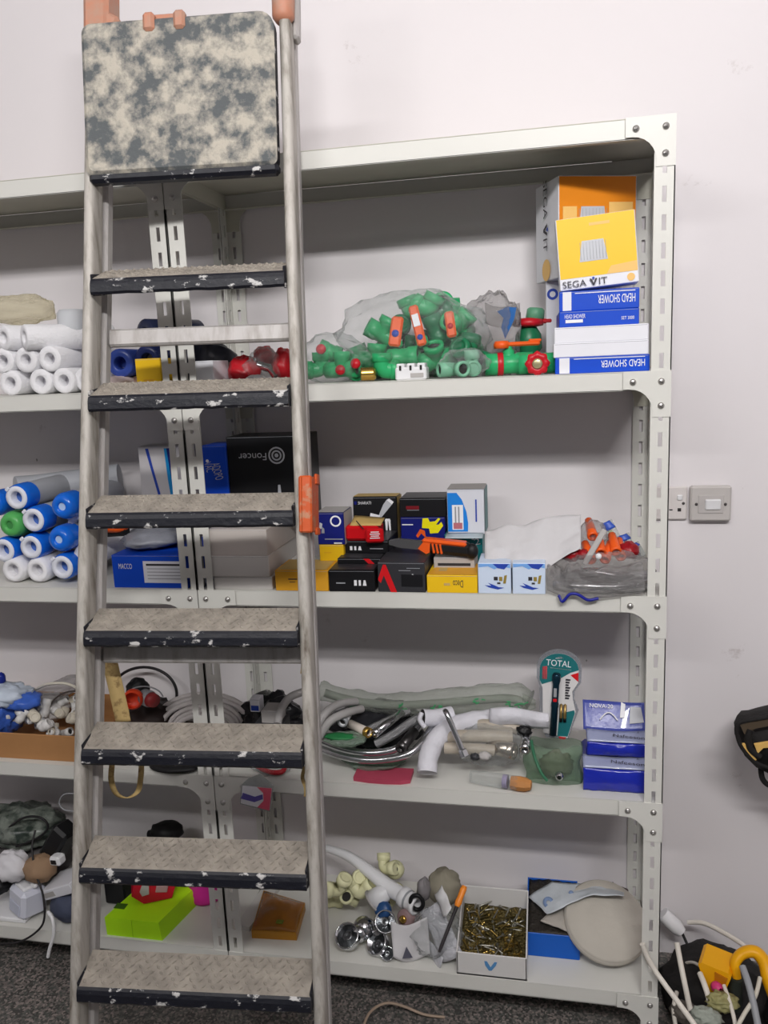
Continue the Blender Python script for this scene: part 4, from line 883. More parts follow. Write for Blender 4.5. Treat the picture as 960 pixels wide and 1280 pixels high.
# bunch of packed tubes
cols = [(ORP, 'orange')]
PACK = clear('packet_film', body=.18)
T0 = [(742, 668, 730, 705, -.25), (738, 655, 738, 686, -.22), (752, 688, 764, 662, -.26), (738, 703, 752, 668, -.28), (754, 700, 772, 672, -.27), (770, 690, 768, 660, -.25), (778, 698, 790, 672, -.24)]
orr = [(751, 691, -.285), (770, 690, -.275), (739, 703, -.29), (756, 702, -.285), (741, 671, -.25), (776, 703, -.26)]
names = ['orange sealant nozzle in the middle of the bundle above the hose bag', 'orange sealant nozzle rightmost and open-ended above the hose bag', 'orange sealant nozzle lowest left, under the grey stick', 'orange sealant nozzle low in the bundle beside the white cap', 'orange sealant nozzle at the upper left of the bundle above the hose bag', 'orange red nozzle lying low at the right of the bundle']
for (px, py, Y), nm in zip(orr, names):
    p = at(px, py, Y); p.z = max(p.z, z3 + .062); mb = MB(); ax = V((.35 * sin(px), 1, .55)).normalized()
    mb.lathe([(0, .008), (.006, .008), (.0066, 0), (.0105, -.0015), (.0115, .004), (.0100, .03), (.008, .055), (0, .056)], ORP, p, ax, 16); single(mb, 'sealant_nozzle', nm, 'nozzle')
BLC = mat('blue_packet_print', (52, 84, 180), .35)
for i, (x0, y0, x1, y1, Y, lab) in enumerate([(776, 690, 757, 652, -.2, 'clear packet with a blue tip in the centre of the bundle above the hose bag'), (788, 700, 778, 668, -.21, 'clear packet with a blue tip right of centre in the bundle above the hose bag'), (800, 708, 790, 680, -.22, 'clear packet with a blue tip at the right of the bundle above the hose bag')]):
    T = thing('sealant_packet', lab, 'packet', at((x0 + x1) / 2, y0, Y)); A, B = at(x0, y0, Y), at(x1, y1, Y + .02); A.z = max(A.z, z3 + .05); u_ = (B - A); n_ = V((u_.z, 0, -u_.x)).normalized() * .014
    mb = MB(); mb.sheet(lambda u, v: A + u_ * u + n_ * (2 * v - 1) + V((0, -.004 * sin(pi * v), 0)), 8, 6, PACK, .0008); mb.build('film', T)
    mb = MB(); mb.sheet(lambda u, v: A + u_ * (.74 + .26 * u) + n_ * (2 * v - 1) * (1.02 - .4 * u) + V((0, -.0015 - .004 * sin(pi * v), 0)), 4, 6, BLC, .0008); mb.build('blue_tip', T)
    mb = MB(); mb.tube([A + u_ * .1 + V((0, .004, 0)), A + u_ * .7 + V((0, .004, 0))], .0055, mat('yellowish_tube', (204, 206, 120), .35) if i == 0 else GREYP, 10); mb.build('tube', T)
mb = MB(); A, B = at(730, 706, -.30), at(756, 662, -.28); mb.M = frameQ((A + B) / 2, (B - A), (0, -1, .2)); mb.box((0, 0, 0), ((B - A).length, .012, .008), GREYC, .002); single(mb, 'sealant_stick', 'pale grey flat stick slanting across the orange nozzles', 'stick')
for (px, py, Y, r, sd, lab) in ((714, 693, -.27, .022, 61, 'crumpled red packet between the paper and the orange nozzles'), (729, 699, -.28, .014, 62, 'small dark red packet left of the grey stick'), (786, 702, -.24, .022, 63, 'flat dark red packet at the right of the bundle')):
    mb = MB(); c = at(px, py, Y); c.z = max(c.z, z3 + .072); mb.ball(c, (r, r, r * .8), mat('dark_red_packet', (150, 24, 32), .3, var=.2), sd, .25, 3); single(mb, 'red_packet', lab, 'packet')
mb = MB(); c = at(748, 698, -.3); c.z = max(c.z, z3 + .072); mb.lathe([(0, 0), (.006, 0), (.006, .01), (0, .011)], WHP, c, (0, -1, .4), 12); single(mb, 'loose_cap', 'tiny white cap between the orange nozzles', 'cap')
mb = MB(); c = at(730, 672, -.24); mb.ball((c.x + .018, c.y + .02, z3 + .1), (.03, .03, .035), FILMD, 66, .25, 2.4, nu=28, nv=16); single(mb, 'plastic_bag', 'small grey film bag behind the orange nozzles', 'bag')
# ------------------------------------------------------------------ fourth shelf, left bay
z4 = S[4]
CARD = mat('corrugated_card', (168, 122, 78), .8, var=.08, scale=30)
T = thing('cardboard_tray', 'low brown cardboard tray full of white plastic fittings left of the ladder', 'tray', (X(20, -.2, z4), -.2, z4))
a, b = X(-70, -.31, z4), X(122, -.31, z4); hh = Z(40, 917, -.31) - z4; yf, yb_ = -.312, -.06
for (c, sz, nm) in ((((a + b) / 2, yf, z4 + hh / 2), (b - a, .004, hh), 'front_wall'), (((a + b) / 2, yb_, z4 + hh / 2), (b - a, .004, hh), 'back_wall'), ((a, (yf + yb_) / 2, z4 + hh / 2), (.004, yb_ - yf, hh), 'side_wall'), ((b, (yf + yb_) / 2, z4 + hh / 2), (.004, yb_ - yf, hh), 'side_wall'), (((a + b) / 2, (yf + yb_) / 2, z4 + .003), (b - a, yb_ - yf, .004), 'bottom')):
    mb = MB(); mb.box(c, sz, CARD, .001); mb.build(nm, T)
zt = z4 + .012
WF = mat('white_fitting_plastic', (212, 210, 208), .4, var=.05)
rnd = random.Random(5)
GF = 'white fittings in the cardboard tray'
for i in range(26):
    px = rnd.uniform(2, 108); py = rnd.uniform(893, 918) if i < 16 else rnd.uniform(872, 896); Y = rnd.uniform(-.285, -.23) if i < 16 else rnd.uniform(-.22, -.15)
    kind = rnd.choice(['pipe_elbow', 'pipe_tee', 'pipe_socket']); rr = rnd.uniform(.0085, .0125)
    p = at(px, py, Y); kw = {'r': rr, 'L': rr * 2.6} if kind == 'pipe_socket' else {'r': rr, 'a': rr * 1.9}
    fitting(kind, px, py, Y, (rnd.uniform(0, 180), rnd.uniform(0, 90), rnd.uniform(0, 360)), 'small white plastic pipe fitting heaped in the cardboard tray', GF, zmin=zt + rr, m=WF if i % 5 else mat('ivory_fitting', (196, 188, 172), .45), **kw)
mb = MB(); mb.ball(at(48, 886, -.17), (.075, .06, .035), mat('greyed_white_bag', (204, 200, 198), .45, var=.08), 71, .3, 2.6, nu=34, nv=20); single(mb, 'plastic_bag', 'opaque whitish bag bulging behind the tray fittings', 'bag')
BB = mat('blue_poly_bag', (66, 104, 196), .3, var=.25, scale=22, bump=.4, bscale=30)
T = thing('poly_bag', 'crumpled blue and white poly bag at the left picture edge above the tray', 'bag', (X(5, -.24, zt), -.24, zt))
mb = MB(); mb.ball(at(-6, 893, -.25), (.065, .06, .065), BB, 72, .3, 2.2, nu=34, nv=22); mb.ball(at(30, 876, -.25), (.045, .04, .02), BB, 73, .3, 2.4); mb.build('blue_side', T)
mb = MB(); mb.ball(at(8, 868, -.25), (.06, .05, .028), mat('pale_poly_bag', (190, 200, 214), .35, var=.1), 74, .3, 2.4, nu=30, nv=18); mb.build('pale_side', T)
mb = MB(); mb.ball(at(1, 848, -.24), (.012, .012, .016), mat('deep_blue_cap', (24, 40, 130), .4), 2, .1); single(mb, 'loose_cap', 'small deep blue cap at the left picture edge above the poly bag', 'cap')
mb = MB(); mb.ball(at(70, 863, -.15), (.08, .05, .024), FILMD, 75, .25, 2.4, nu=36, nv=18, rot=Euler((0, R_(-22), 0)).to_matrix()); single(mb, 'film_bag', 'greyish crumpled film slanting up to the ladder rail above the tray', 'bag')
tubepx('cable_tie', 'pale flat cable lying over the tray beside the ladder rail', 'cable', [(44, 862, -.2), (60, 855, -.22), (85, 855, -.22), (105, 866, -.21)], .0035, mat('pale_cable', (206, 200, 186), .5))
def ringpx(name, label, cat, cx, cy, rx, ry, Y, r, m, a0=0, a1=360, dy=0.0, n=30, tilt=0, zmin=None, group=None):
    P = []
    for i in range(n + 1):
        a = R_(a0 + (a1 - a0) * i / n); ex, ez = rx * cos(a), -ry * sin(a)
        ex, ez = ex * cos(R_(tilt)) - ez * sin(R_(tilt)), ex * sin(R_(tilt)) + ez * cos(R_(tilt))
        P.append(at(cx + ex, cy + ez, Y + dy * sin(a)))
    if zmin:
        for p in P: p.z = max(p.z, zmin)
    mb = MB(); mb.tube(P, r, m, 8); return single(mb, name, label, cat, group)
BCAB = mat('dark_cable', (36, 34, 36), .5, var=.1)
ringpx('wire_loop', 'thin dark wire loop over the tray fittings beside the ladder rail', 'wire', 92, 894, 32, 30, -.2, .0022, mat('brown_wire', (74, 66, 62), .5), 40, 330)
ringpx('cable_hoop', 'large thin black cable hoop standing behind the ladder on the fourth shelf', 'cable', 180, 868, 41, 34, -.05, .0040, BCAB, -20, 200, zmin=z4 + .004)
# dark pile with a red plug
T = thing('power_tool', 'dark tool heap with a bright orange-red knob behind the ladder strap', 'tool', (X(185, -.18, z4), -.18, z4))
mb = MB(); mb.ball((X(190, -.16, z4), -.15, z4 + .045), (.075, .07, .05), mat('dark_brown_plastic', (46, 36, 34), .45, var=.3, scale=30), 81, .3, 2.6, flat=z4 + .0006, nu=36, nv=20); mb.ball(at(172, 862, -.16), (.028, .03, .03), BLKP, 82, .2, 2.4); mb.build('body', T)
mb = MB(); p = at(168, 872, -.23); mb.lathe([(0, 0), (.022, 0), (.025, .006), (.025, .018), (.02, .024)], mat('signal_orange', (236, 74, 40), .4), p, (.25, -1, .1), 18); mb.build('knob', T)
mb = MB(); p = at(180, 871, -.21); mb.lathe([(0, .0), (.02, 0), (.021, .024), (.017, .028)], GREYP, p, (.9, -.5, 0), 18); mb.lathe([(.017, .028), (.019, .03), (.016, .046), (0, .048)], mat('dull_red', (150, 50, 52), .4), p, (.9, -.5, 0), 16); mb.build('collar', T)
ringpx('grey_wire', 'thin grey wire arc above the orange-red knob', 'wire', 180, 874, 24, 16, -.2, .0018, GREYP, 10, 170)
# coiled white hose across the middle posts
PIPE = mat('white_flexible_pipe', (214, 208, 206), .4, var=.03)
def coil(name, label, cx, cy, Y, rx, ry, n, dr, r, m):
    P = []; N_ = 28 * n
    for i in range(N_ + 1):
        t = i / 28; a = 2 * pi * t; k = 1 - dr * t / n
        p = at(cx + rx * k * cos(a), cy, Y + .09 * k * sin(a)); p.z = z4 + r + .004 + r * 2.05 * (int(t) % 4) + ry * (.5 - .5 * cos(a - pi / 2)); P.append(p)
    mb = MB(); mb.tube(P, r, m, 10); return single(mb, name, label, 'hose')
P = []
for i in range(28 * 6 + 1):
    t = i / 28; a = 2 * pi * t; k = 1 - .09 * t
    p = at(253 + 62 * k * cos(a) + 2 * sin(t * 2), 903 - 37 * k * sin(a) + 2 * t, -.16 - .012 * t + .02 * sin(a)); p.z = max(p.z, z4 + .0075); P.append(p)
mb = MB(); mb.tube(P, .0066, PIPE, 10); single(mb, 'pipe_coil', 'coil of white flexible pipe behind the middle shelf posts', 'hose')
carton('yellow_tag_box', 'little dark box with an amber label inside the white pipe coil', 'box', 222, 246, 884, -.10, .05, z4 + .012, mat('brownish_box', (70, 58, 52), .6), [('r', 'F', .25, .55, .8, .85, AMB), ('r', 'F', .1, .15, .9, .4, GREYC)])
# dark film heap right of the coil
DF = mat('black_glossy_film', (40, 40, 44), .22, var=.3, scale=20, bump=.6, bscale=24)
T = thing('film_heap', 'heap of crumpled black glossy film behind the ladder on the fourth shelf', 'film', (X(335, -.17, z4), -.17, z4))
mb = MB(); mb.ball((X(338, -.15, z4), -.14, z4 + .052), (.085, .08, .062), DF, 85, .28, 2.4, flat=z4 + .0006, nu=40, nv=24, ridge=.05); mb.build('film', T)
carton('small_box', 'tiny white and blue box on the black film heap', 'box', 313, 325, 874, -.255, .03, Z(319, 890, -.255), WHITE, [('r', 'F', .1, .1, .9, .5, PRB)])
carton('small_box', 'small pale grey box behind the ladder rail in front of the black film', 'box', 330, 352, 889, -.275, .05, z4 + .03, GREYC); carton('small_box', 'flat dark box carrying the small pale grey box', 'box', 322, 356, 905, -.28, .06, z4, BLACK2)
# ------------------------------------------------------------------ fourth shelf, right bay
HOSE = mat('grey_flexible_hose', (166, 163, 162), .4, var=.06)
HR = lambda P, lab, r=.0095, m=None, zm=True, nm='flexible_hose': tubepx(nm, lab, 'hose', P, r, m or HOSE, zmin=z4 + r + .001 if zm else None, n=12, k=8)
HR([(347, 905, -.30), (352, 886, -.27), (362, 872, -.23), (378, 865, -.2)], 'grey hose arc just left of the ladder right rail')
HR([(398, 905, -.29), (408, 890, -.27), (424, 880, -.23), (445, 877, -.18)], 'grey hose arc just right of the ladder rail, upper one')
HR([(400, 920, -.29), (412, 902, -.28), (430, 892, -.25), (452, 886, -.19)], 'grey hose arc just right of the ladder rail, lower one')
# dark inside pile
mb = MB(); mb.ball((X(470, -.15, z4), -.13, z4 + .05), (.11, .085, .052), DF, 87, .25, 2.4, flat=z4 + .0006, nu=40, nv=22, ridge=.04); single(mb, 'black_bag', 'crumpled black plastic bag under the chrome tubes on the fourth shelf', 'bag')
# chrome hose loop
C2 = mat('bright_chrome_hose', (196, 198, 200), .16, metal=.95, var=.12, scale=160)
HR([(392, 932, -.265), (420, 943, -.29), (455, 950, -.305), (490, 948, -.305), (515, 940, -.295), (532, 922, -.26), (545, 900, -.2)], 'bright chrome shower hose curving along the shelf front', .0085, C2)
HR([(395, 922, -.24), (425, 935, -.265), (460, 941, -.28), (492, 937, -.275), (512, 922, -.25), (528, 902, -.2)], 'second chrome shower hose nested inside the front curve', .0085, C2)
HR([(470, 930, -.26), (492, 918, -.25), (515, 902, -.22), (540, 888, -.17)], 'braided steel hose slanting up behind the white foam pipe', .0105, BRUSHED)
HR([(455, 915, -.22), (480, 903, -.20), (512, 888, -.17)], 'dull steel hose slanting up behind the chrome tubes', .0095, BRUSHED)
# tubes on top
def rod(name, label, cat, A, B, r, m, endm=None, n=16):
    p, q = at(*A), at(*B)
    for v_ in (p, q): v_.z = max(v_.z, z4 + r + .001)
    ax = (p - q).normalized(); T = thing(name, label, cat, (p + q) / 2)
    mb = MB(); mb.lathe([(r * .7, -.012), (r * .7, 0), (r, 0), (r, -(p - q).length), (0, -(p - q).length)], m, p, ax, n); mb.build('tube', T)
    mb = MB(); mb.lathe([(r * 1.12, -.010), (r * 1.12, .002), (r * .72, .003), (r * .72, -.006)], endm or m, p, ax, n); mb.build('end_ferrule', T)
    mb = MB(); mb.lathe([(r * .72, -.006), (0, -.006)], HOLE, p, ax, n); mb.build('bore', T)
    return T
rod('plastic_tube', 'short cream tube with a brass end lying on the black bag', 'tube', (461, 916, -.275), (438, 905, -.23), .0105, mat('cream_tube', (208, 198, 188), .4), BRASS)
rod('chrome_tube', 'chrome tube slanting up right of the cream tube', 'tube', (468, 917, -.27), (503, 891, -.19), .0095, CHROME, CHROME)
rod('hose_connector', 'dark round hose connector facing out at the end of the braided hose', 'connector', (501, 936, -.295), (518, 914, -.24), .0125, mat('gunmetal', (84, 82, 82), .3, metal=.9), mat('gunmetal', (84, 82, 82), .3, metal=.9))
rod('hose_connector', 'white ribbed connector on the black bag beside the ladder rail', 'connector', (428, 903, -.25), (436, 890, -.2), .011, WHP, GREYP)
mb = MB(); c = at(432, 924, -.285); c.z = max(c.z, z4 + .030); mb.ball(c, (.050, .03, .013), FILMG, 91, .2, 2.6, nu=30, nv=14); single(mb, 'film_packet', 'green printed clear packet lying inside the chrome hose loop', 'packet')
mb = MB(); c = at(425, 921, -.292); c.z = max(c.z, z4 + .03); mb.ball(c, (.036, .016, .008), mat('leaf_green_print', (36, 112, 62), .4, var=.3, scale=40), 92, .25, 3); single(mb, 'label_strip', 'dark green label strip beside the ladder rail inside the hose loop', 'label')  # a dark green printed label
mb = MB(); c = at(466, 930, -.25); c.z = z4 + .016; mb.ball(c, (.07, .045, .014), FILMG, 93, .2, 2.4, flat=z4 + .0006, nu=34, nv=14); single(mb, 'film_packet', 'flat greenish clear packet in the middle of the chrome hose loop', 'packet')
# red base strip
mb = MB(); P = [at(441, 959, -.322), at(460, 966, -.328), at(480, 967, -.329), (at(500, 963, -.326)), at(512, 955, -.318)]
poly = [(p.x, p.y) for p in P] + [(P[-1].x, P[-1].y + .05), (P[0].x, P[0].y + .05)]
n = len(poly); vs = [V((x, y, z4 + .0006)) for x, y in poly] + [V((x, y, z4 + .0105)) for x, y in poly]
mb.add(vs, [list(range(n))[::-1], [n + i for i in range(n)]] + [(i, (i + 1) % n, n + (i + 1) % n, n + i) for i in range(n)], mat('raspberry_card', (176, 70, 92), .5)); single(mb, 'card_base', 'curved raspberry red card under the chrome hose loop', 'card')
# long film roll with green print
FG2 = clear('green_print_film', tint=(240, 243, 239), body=.20, rough=.1, milk=(182, 186, 178), bump=1.0, bscale=30)
T = thing('film_sleeve', 'long clear wrapped sleeve with green printed marks across the fourth shelf', 'sleeve', at(540, 890, -.13))
P = smooth_path(pxp([(398, 862, -.16), (440, 874, -.15), (490, 880, -.15), (540, 878, -.15), (600, 873, -.15), (640, 872, -.16), (660, 880, -.17)]), 8); nP = len(P)
rs = [.0205 + .0095 * min(1, i / nP * 1.6) + .002 * sin(i * .8) + .004 * noise.noise(V((i * .4, 0, 0))) + .004 * (i / nP) for i in range(nP)]
mb = MB(); mb.tube(P, rs, FG2, 18)
for i in range(len(mb.v)): mb.v[i] += V((0, .003 * noise.noise(mb.v[i] * 60), .003 * noise.noise(mb.v[i] * 45)))
mb.sheet(lambda u, v: P[-1] + V((-.012 + .030 * u, .004 * sin(7 * v), (v - .5) * (.05 - .03 * u))), 4, 6, FG2, .0008); mb.build('film', T)
mb = MB(); mb.tube([p - V((0, -.002, .004)) for p in P[2:-2]], .010, mat('dull_inner_tube', (150, 154, 146), .5), 12); mb.build('inner_tube', T)
GP = mat('green_print', (70, 150, 100), .45)
for i, px in enumerate((452, 505, 540, 578, 622, 648)):
    k = min(nP - 2, max(1, int((px - 398) / 274 * nP))); c = P[k] + V((0, -rs[k] - .0008, .004 * (1 if i % 2 else -1))); q = MB()
    for j in range(5): q.box(c + V((.010 * (rnd.random() - .5) * 2.4, .0012 * j * .2, .009 * (rnd.random() - .5) * 2)), (.010, .0014, .0035), GP, .0004, Euler((0, rnd.uniform(-1, 1), 0)).to_matrix())
    q.build('printed_mark', T)
# white foam wrapped bend
FOAM = mat('white_foam_wrap', (214, 213, 220), .7, var=.04, bump=.4, bscale=46)
T = thing('foam_wrapped_pipe', 'bent pipe wrapped in white foam curving down to the shelf front', 'pipe', at(545, 960, -.3))
P = smooth_path(pxp([(534, 966, -.325), (536, 945, -.30), (548, 922, -.26), (572, 906, -.22), (610, 899, -.19), (648, 896, -.18)]), 7)
for p in P: p.z = max(p.z, z4 + .024)
mb = MB(); mb.tube(P, [.0225 + .0022 * noise.noise(V((i * .5, 2, 0))) for i in range(len(P))], FOAM, 18); mb.build('wrap', T)
P = smooth_path(pxp([(528, 897, -.235), (545, 897, -.22), (565, 893, -.2)]), 6); mb = MB(); mb.tube(P, .0195, FOAM, 18); w_ = mb.build('short_end', T)
mb = MB(); ax = (P[0] - P[1]).normalized(); mb.lathe([(.0195, 0), (.014, .0012), (.006, .0008), (0, 0.0008)], HOLE, P[0], ax, 16); mb.build('bore', w_)
mb = MB(); mb.tube(smooth_path([P[0] + V((.0, -.004, .014)), P[0] + V((-.004, -.012, 0)), P[0] + V((.008, -.016, -.016))], 4), .006, FOAM, 8); mb.build('torn_flap', w_)
# white foam bag flap
mb = MB(); mb.sheet(lambda u, v: at(612 + 74 * u, 886 + 22 * (v - .0) + 6 * u * (1 - v) * 0 + (1 - abs(2 * v - 1)) * 0 - 4 * sin(u * 5) * .5 + (4 * u * u if v < .5 else -0), -.215 - .03 * u - .012 * sin(pi * v) - .006 * sin(9 * u)) , 18, 8, FOAM, .002); single(mb, 'foam_bag', 'white foam bag flap pointing at the teal blister pack', 'bag')
# angled chrome rod
T = thing('hex_key_rod', 'thin chrome rod with a square end standing on the wrapped pipes', 'rod', at(580, 944, -.315))
A, B = at(579, 940, -.318), at(559, 893, -.29); mb = MB(); mb.tube(smooth_path([A, (A + B) / 2, B, B + V((-.006, .012, .002))], 5), .0062, CHROME, 12); mb.build('shaft', T)
mb = MB(); ax = (A - B).normalized(); mb.M = frameQ(A + ax * .003, ax.orthogonal(), ax); mb.box((0, 0, 0), (.015, .015, .018), CHROME, .002); mb.build('square_end', T)
# packets of fittings
BEIGE = mat('beige_wrapped_tube', (176, 166, 152), .4, var=.12, scale=40, bump=.3, bscale=50)
for (P, r, lab) in (([(560, 921, -.255), (600, 920, -.25), (640, 921, -.24)], .015, 'beige film-wrapped tube lying behind the chrome rod'), ([(556, 935, -.275), (590, 936, -.275), (618, 938, -.27)], .013, 'beige film-wrapped tube low at the foot of the chrome rod'), ([(598, 906, -.215), (630, 908, -.22), (652, 912, -.22)], .014, 'beige film-wrapped tube right under the foam bag flap')):
    tubepx('wrapped_tube', lab, 'tube', P, r, BEIGE, zmin=z4 + r + .001, n=14)
rod('chrome_fitting', 'cylindrical dull chrome fitting facing the green bag', 'fitting', (642, 939, -.275), (612, 932, -.25), .0175, mat('satin_nickel', (190, 182, 170), .25, metal=.85), mat('satin_nickel', (190, 182, 170), .25, metal=.85))
rod('chrome_fitting', 'small chrome elbow end next to the green bag', 'fitting', (656, 937, -.285), (658, 918, -.24), .011, CHROME, CHROME)
mb = MB(); c = at(612, 930, -.25); c.z = max(c.z, z4 + .036); mb.ball(c, (.085, .055, .042), FILM, 96, .18, 2.3, flat=z4 + .0006, nu=44, nv=22, ridge=.03); single(mb, 'plastic_bag', 'clear bag of wrapped tubes right of the white foam pipe', 'bag')
for (px, py, Y, r, sd, m, lab) in ((655, 914, -.24, .012, 97, BLKP, 'dark broken fitting under the tip of the foam flap'), (606, 945, -.30, .010, 98, GREYC, 'small grey fitting in front of the wrapped tubes'), (594, 946, -.3, .008, 99, BLACK2, 'small dark screw end at the foot of the chrome rod')):
    mb = MB(); c = at(px, py, Y); c.z = max(c.z, z4 + r + .001); mb.ball(c, (r * 1.4, r, r), m, sd, .3, 3); single(mb, 'small_fitting', lab, 'fitting')
mb = MB(); c = at(664, 903, -.225); mb.ball(c, (.024, .012, .014), mat('torn_foil', (198, 200, 204), .25, metal=.5), 100, .3, 2.6); single(mb, 'foil_scrap', 'shiny torn foil scrap under the foam flap', 'foil')
# clear tube with the wooden end
T = thing('clear_tube_pack', 'clear tube pack with an orange-brown end lying at the shelf front', 'pack', at(625, 972, -.31))
A, B = at(588, 962, -.30), at(648, 972, -.318); A.z = z4 + .0165; B.z = z4 + .0165; ax = (B - A).normalized()
mb = MB(); mb.tube([A, A.lerp(B, .35), A.lerp(B, .7), B], [.013, .0155, .0155, .0155], FILM, 16); mb.build('tube', T)
mb = MB(); mb.tube([A.lerp(B, .68), A.lerp(B, .78)], .0152, mat('lilac_band', (150, 140, 170), .4), 16); mb.build('band', T)
mb = MB(); mb.tube([A.lerp(B, .85), B, B + ax * .016, B + ax * .028], [.0145, .0165, .0155, .010], mat('orange_brown_wood', (186, 128, 74), .5, var=.2, scale=40), 8, smooth=False); mb.build('end_plug', T)
# green bag with little parts
T = thing('green_bag', 'small greenish clear bag of parts below the teal blister pack', 'bag', (X(693, -.26, z4), -.26, z4))
GBAG = clear('green_tint_film', tint=(234, 242, 235), body=.07, rough=.1, milk=(160, 178, 162), bump=.9)
mb = MB(); c = at(693, 950, -.26); a, b = X(656, -.285, z4), X(727, -.285, z4)
def pouch(sg):
    def fn(u, v):
        bl = (sin(pi * min(1, max(0, u))) * sin(pi * min(1, v * .8 + .1))) ** .7
        return V((a + (b - a) * u + .004 * sin(9 * v), -.275 - sg * .03 * bl + .012 * v * (1 - sg) + .005 * noise.noise(V((u * 5, v * 5, sg))), z4 + .0015 + .088 * v + .006 * noise.noise(V((u * 4, 7, 1))) * v))
    return fn
mb.sheet(pouch(1), 22, 18, GBAG, .0006); mb.sheet(pouch(-1), 22, 18, GBAG, .0006); mb.build('film', T)
mb = MB(); P = smooth_path([at(664, 925, -.285), at(668, 945, -.295), at(676, 965, -.31), at(684, 976, -.315)], 6); mb.tube(P, .0035, mat('bottle_green_seam', (56, 110, 82), .35), 8); mb.build('seam', T)
mb = MB(); mb.ball((c.x + .004, c.y, z4 + .036), (.036, .022, .032), mat('grey_brown_parts', (126, 120, 108), .5, var=.3, scale=50), 102, .3, 3, flat=z4 + .002); mb.build('contents', T)
mb = MB(); p = at(699, 967, -.30); p.z = max(p.z, z4 + .012); mb.lathe([(0, 0), (.006, 0), (.009, .004), (.009, .014), (.005, .018)], CHROME, p, (0, -1, 0), 14); mb.build('metal_cap', T)
# TOTAL blister pack
T = thing('torch_blister_pack', 'teal blister pack with TOTAL lettering and a pen torch, leaning on the wall', 'blister pack', at(697, 925, -.2))
Yt = -.185; c0 = at(698, 868, Yt); s = PXM(698, 868, Yt); rx = Euler((R_(-6), R_(2), 0)).to_matrix().to_4x4(); Qt = M.Translation(c0) @ rx
def pp(l): return [((x - 698) * s, (868 - y) * s) for x, y in l]
def arc(cx, cy, rx_, ry_, a0, a1, n=10): return [(cx + rx_ * cos(R_(a0 + (a1 - a0) * i / n)), cy - ry_ * sin(R_(a0 + (a1 - a0) * i / n))) for i in range(n + 1)]
back = pp(arc(698, 832, 28, 23, 0, 180, 14) + [(670, 848), (674, 858), (675, 905), (684, 925), (712, 925), (724, 886), (718, 872), (718, 862), (726, 850)])
PETF = clear('blister_plastic', tint=(232, 234, 236), body=.22, milk=(200, 200, 206), bump=.15)
mb = MB(); mb.M = Qt; mb.prism(back[::-1], .0012, PETF); mb.prism([(x * .985, z * .99) for x, z in back][::-1], .004, PETF, M.Translation(V((0, -.005, 0)))); mb.build('plastic_shell', T)
card = pp(arc(698, 834, 24, 20, 0, 180, 14) + [(674, 850), (678, 860), (680, 918), (711, 923), (720, 888), (716, 872), (715, 862), (722, 850)])
WC = mat('blister_white_card', (218, 216, 216), .5, var=.02); TL = mat('blister_teal_card', (32, 112, 116), .45, var=.04)
mb = MB(); mb.M = Qt @ M.Translation(V((0, -.0062, 0))); mb.prism(card[::-1], .0009, WC); cdp = mb.build('card', T)
mb = MB(); mb.M = Qt @ M.Translation(V((0, -.0068, 0)))
mb.prism(pp(arc(698, 834, 24, 20, 0, 180, 14) + [(674, 850), (677, 855), (690, 850), (700, 846), (712, 838), (722, 834)])[::-1], .0005, TL)
mb.prism(pp([(700, 892), (718, 886), (719, 890), (711, 921), (698, 921)])[::-1], .0005, TL); mb.prism(pp([(712, 841), (722, 837), (722, 849)])[::-1], .0007, REDC)
mb.prism(pp([(677, 832), (683, 831), (683, 848), (677, 848)])[::-1], .0008, mat('coral_print', (226, 96, 104), .5)); mb.prism(pp([(700, 922), (709, 922), (708, 925), (701, 925)])[::-1], .0008, REDC)
mb.prism(pp([(693, 820), (697, 818.2), (700, 818), (703, 819.5), (703, 820.2), (693, 821)])[::-1], .0008, PRW)
mb.text('TOTAL', PRW, mb_q if False else M.Translation(V(((697 - 698) * s, -.0006, (868 - 826.5) * s))) @ Euler((0, R_(2), 0)).to_matrix().to_4x4(), 8 * s, 31 * s)
mb.prism(pp([(687, 832.5), (713, 834), (713, 834.8), (687, 833.3)])[::-1], .0007, PRW)
for i in range(8): mb.prism(pp([(706.5, 846 + i * 3.4), (712.5 - (i % 3), 846.4 + i * 3.4), (712 - (i % 3), 848.6 + i * 3.4), (706, 848.4 + i * 3.4)])[::-1], .0006, PRK)
mb.build('print', cdp)
TQ = mat('dark_teal_metal', (28, 58, 74), .25, metal=.6)
mb = MB(); mb.M = Qt; o1 = V(((692.5 - 698) * s, -.016, (868 - 919) * s)); Lt = (919 - 838) * s; mb.lathe([(0, 0), (.0078, .001), (.0078, Lt * .45), (.0086, Lt * .47), (.0086, Lt * .52), (.0076, Lt * .55), (.0076, Lt * .82), (.0095, Lt * .88), (.0095, Lt * .97), (.007, Lt), (0, Lt)], TQ, o1, (0.03, 0, 1), 18); tor = mb.build('pen_torch', T)
mb = MB(); mb.M = Qt; mb.box(o1 + V((.002, -.0078, Lt * .70)), (.007, .0016, Lt * .14), GREYP, .0006); mb.box(o1 + V((.002, -.0080, Lt * .58)), (.008, .0016, .007), REDC, .0006); mb.build('switch', tor)
for dx in (-2.2, 2.6):
    mb = MB(); mb.M = Qt; o2 = V(((704 + dx - 698) * s, -.011, (868 - 901) * s)); Lb = 23 * s; mb.lathe([(0, 0), (.0036, 0), (.0036, Lb * .2)], BLKP, o2, (0, 0, 1), 12); mb.lathe([(.0036, Lb * .2), (.0036, Lb * .95), (.0015, Lb * .96), (.0015, Lb), (0, Lb)], mat('gold_battery', (150, 124, 74), .3, metal=.7), o2, (0, 0, 1), 12); mb.build('battery', T)
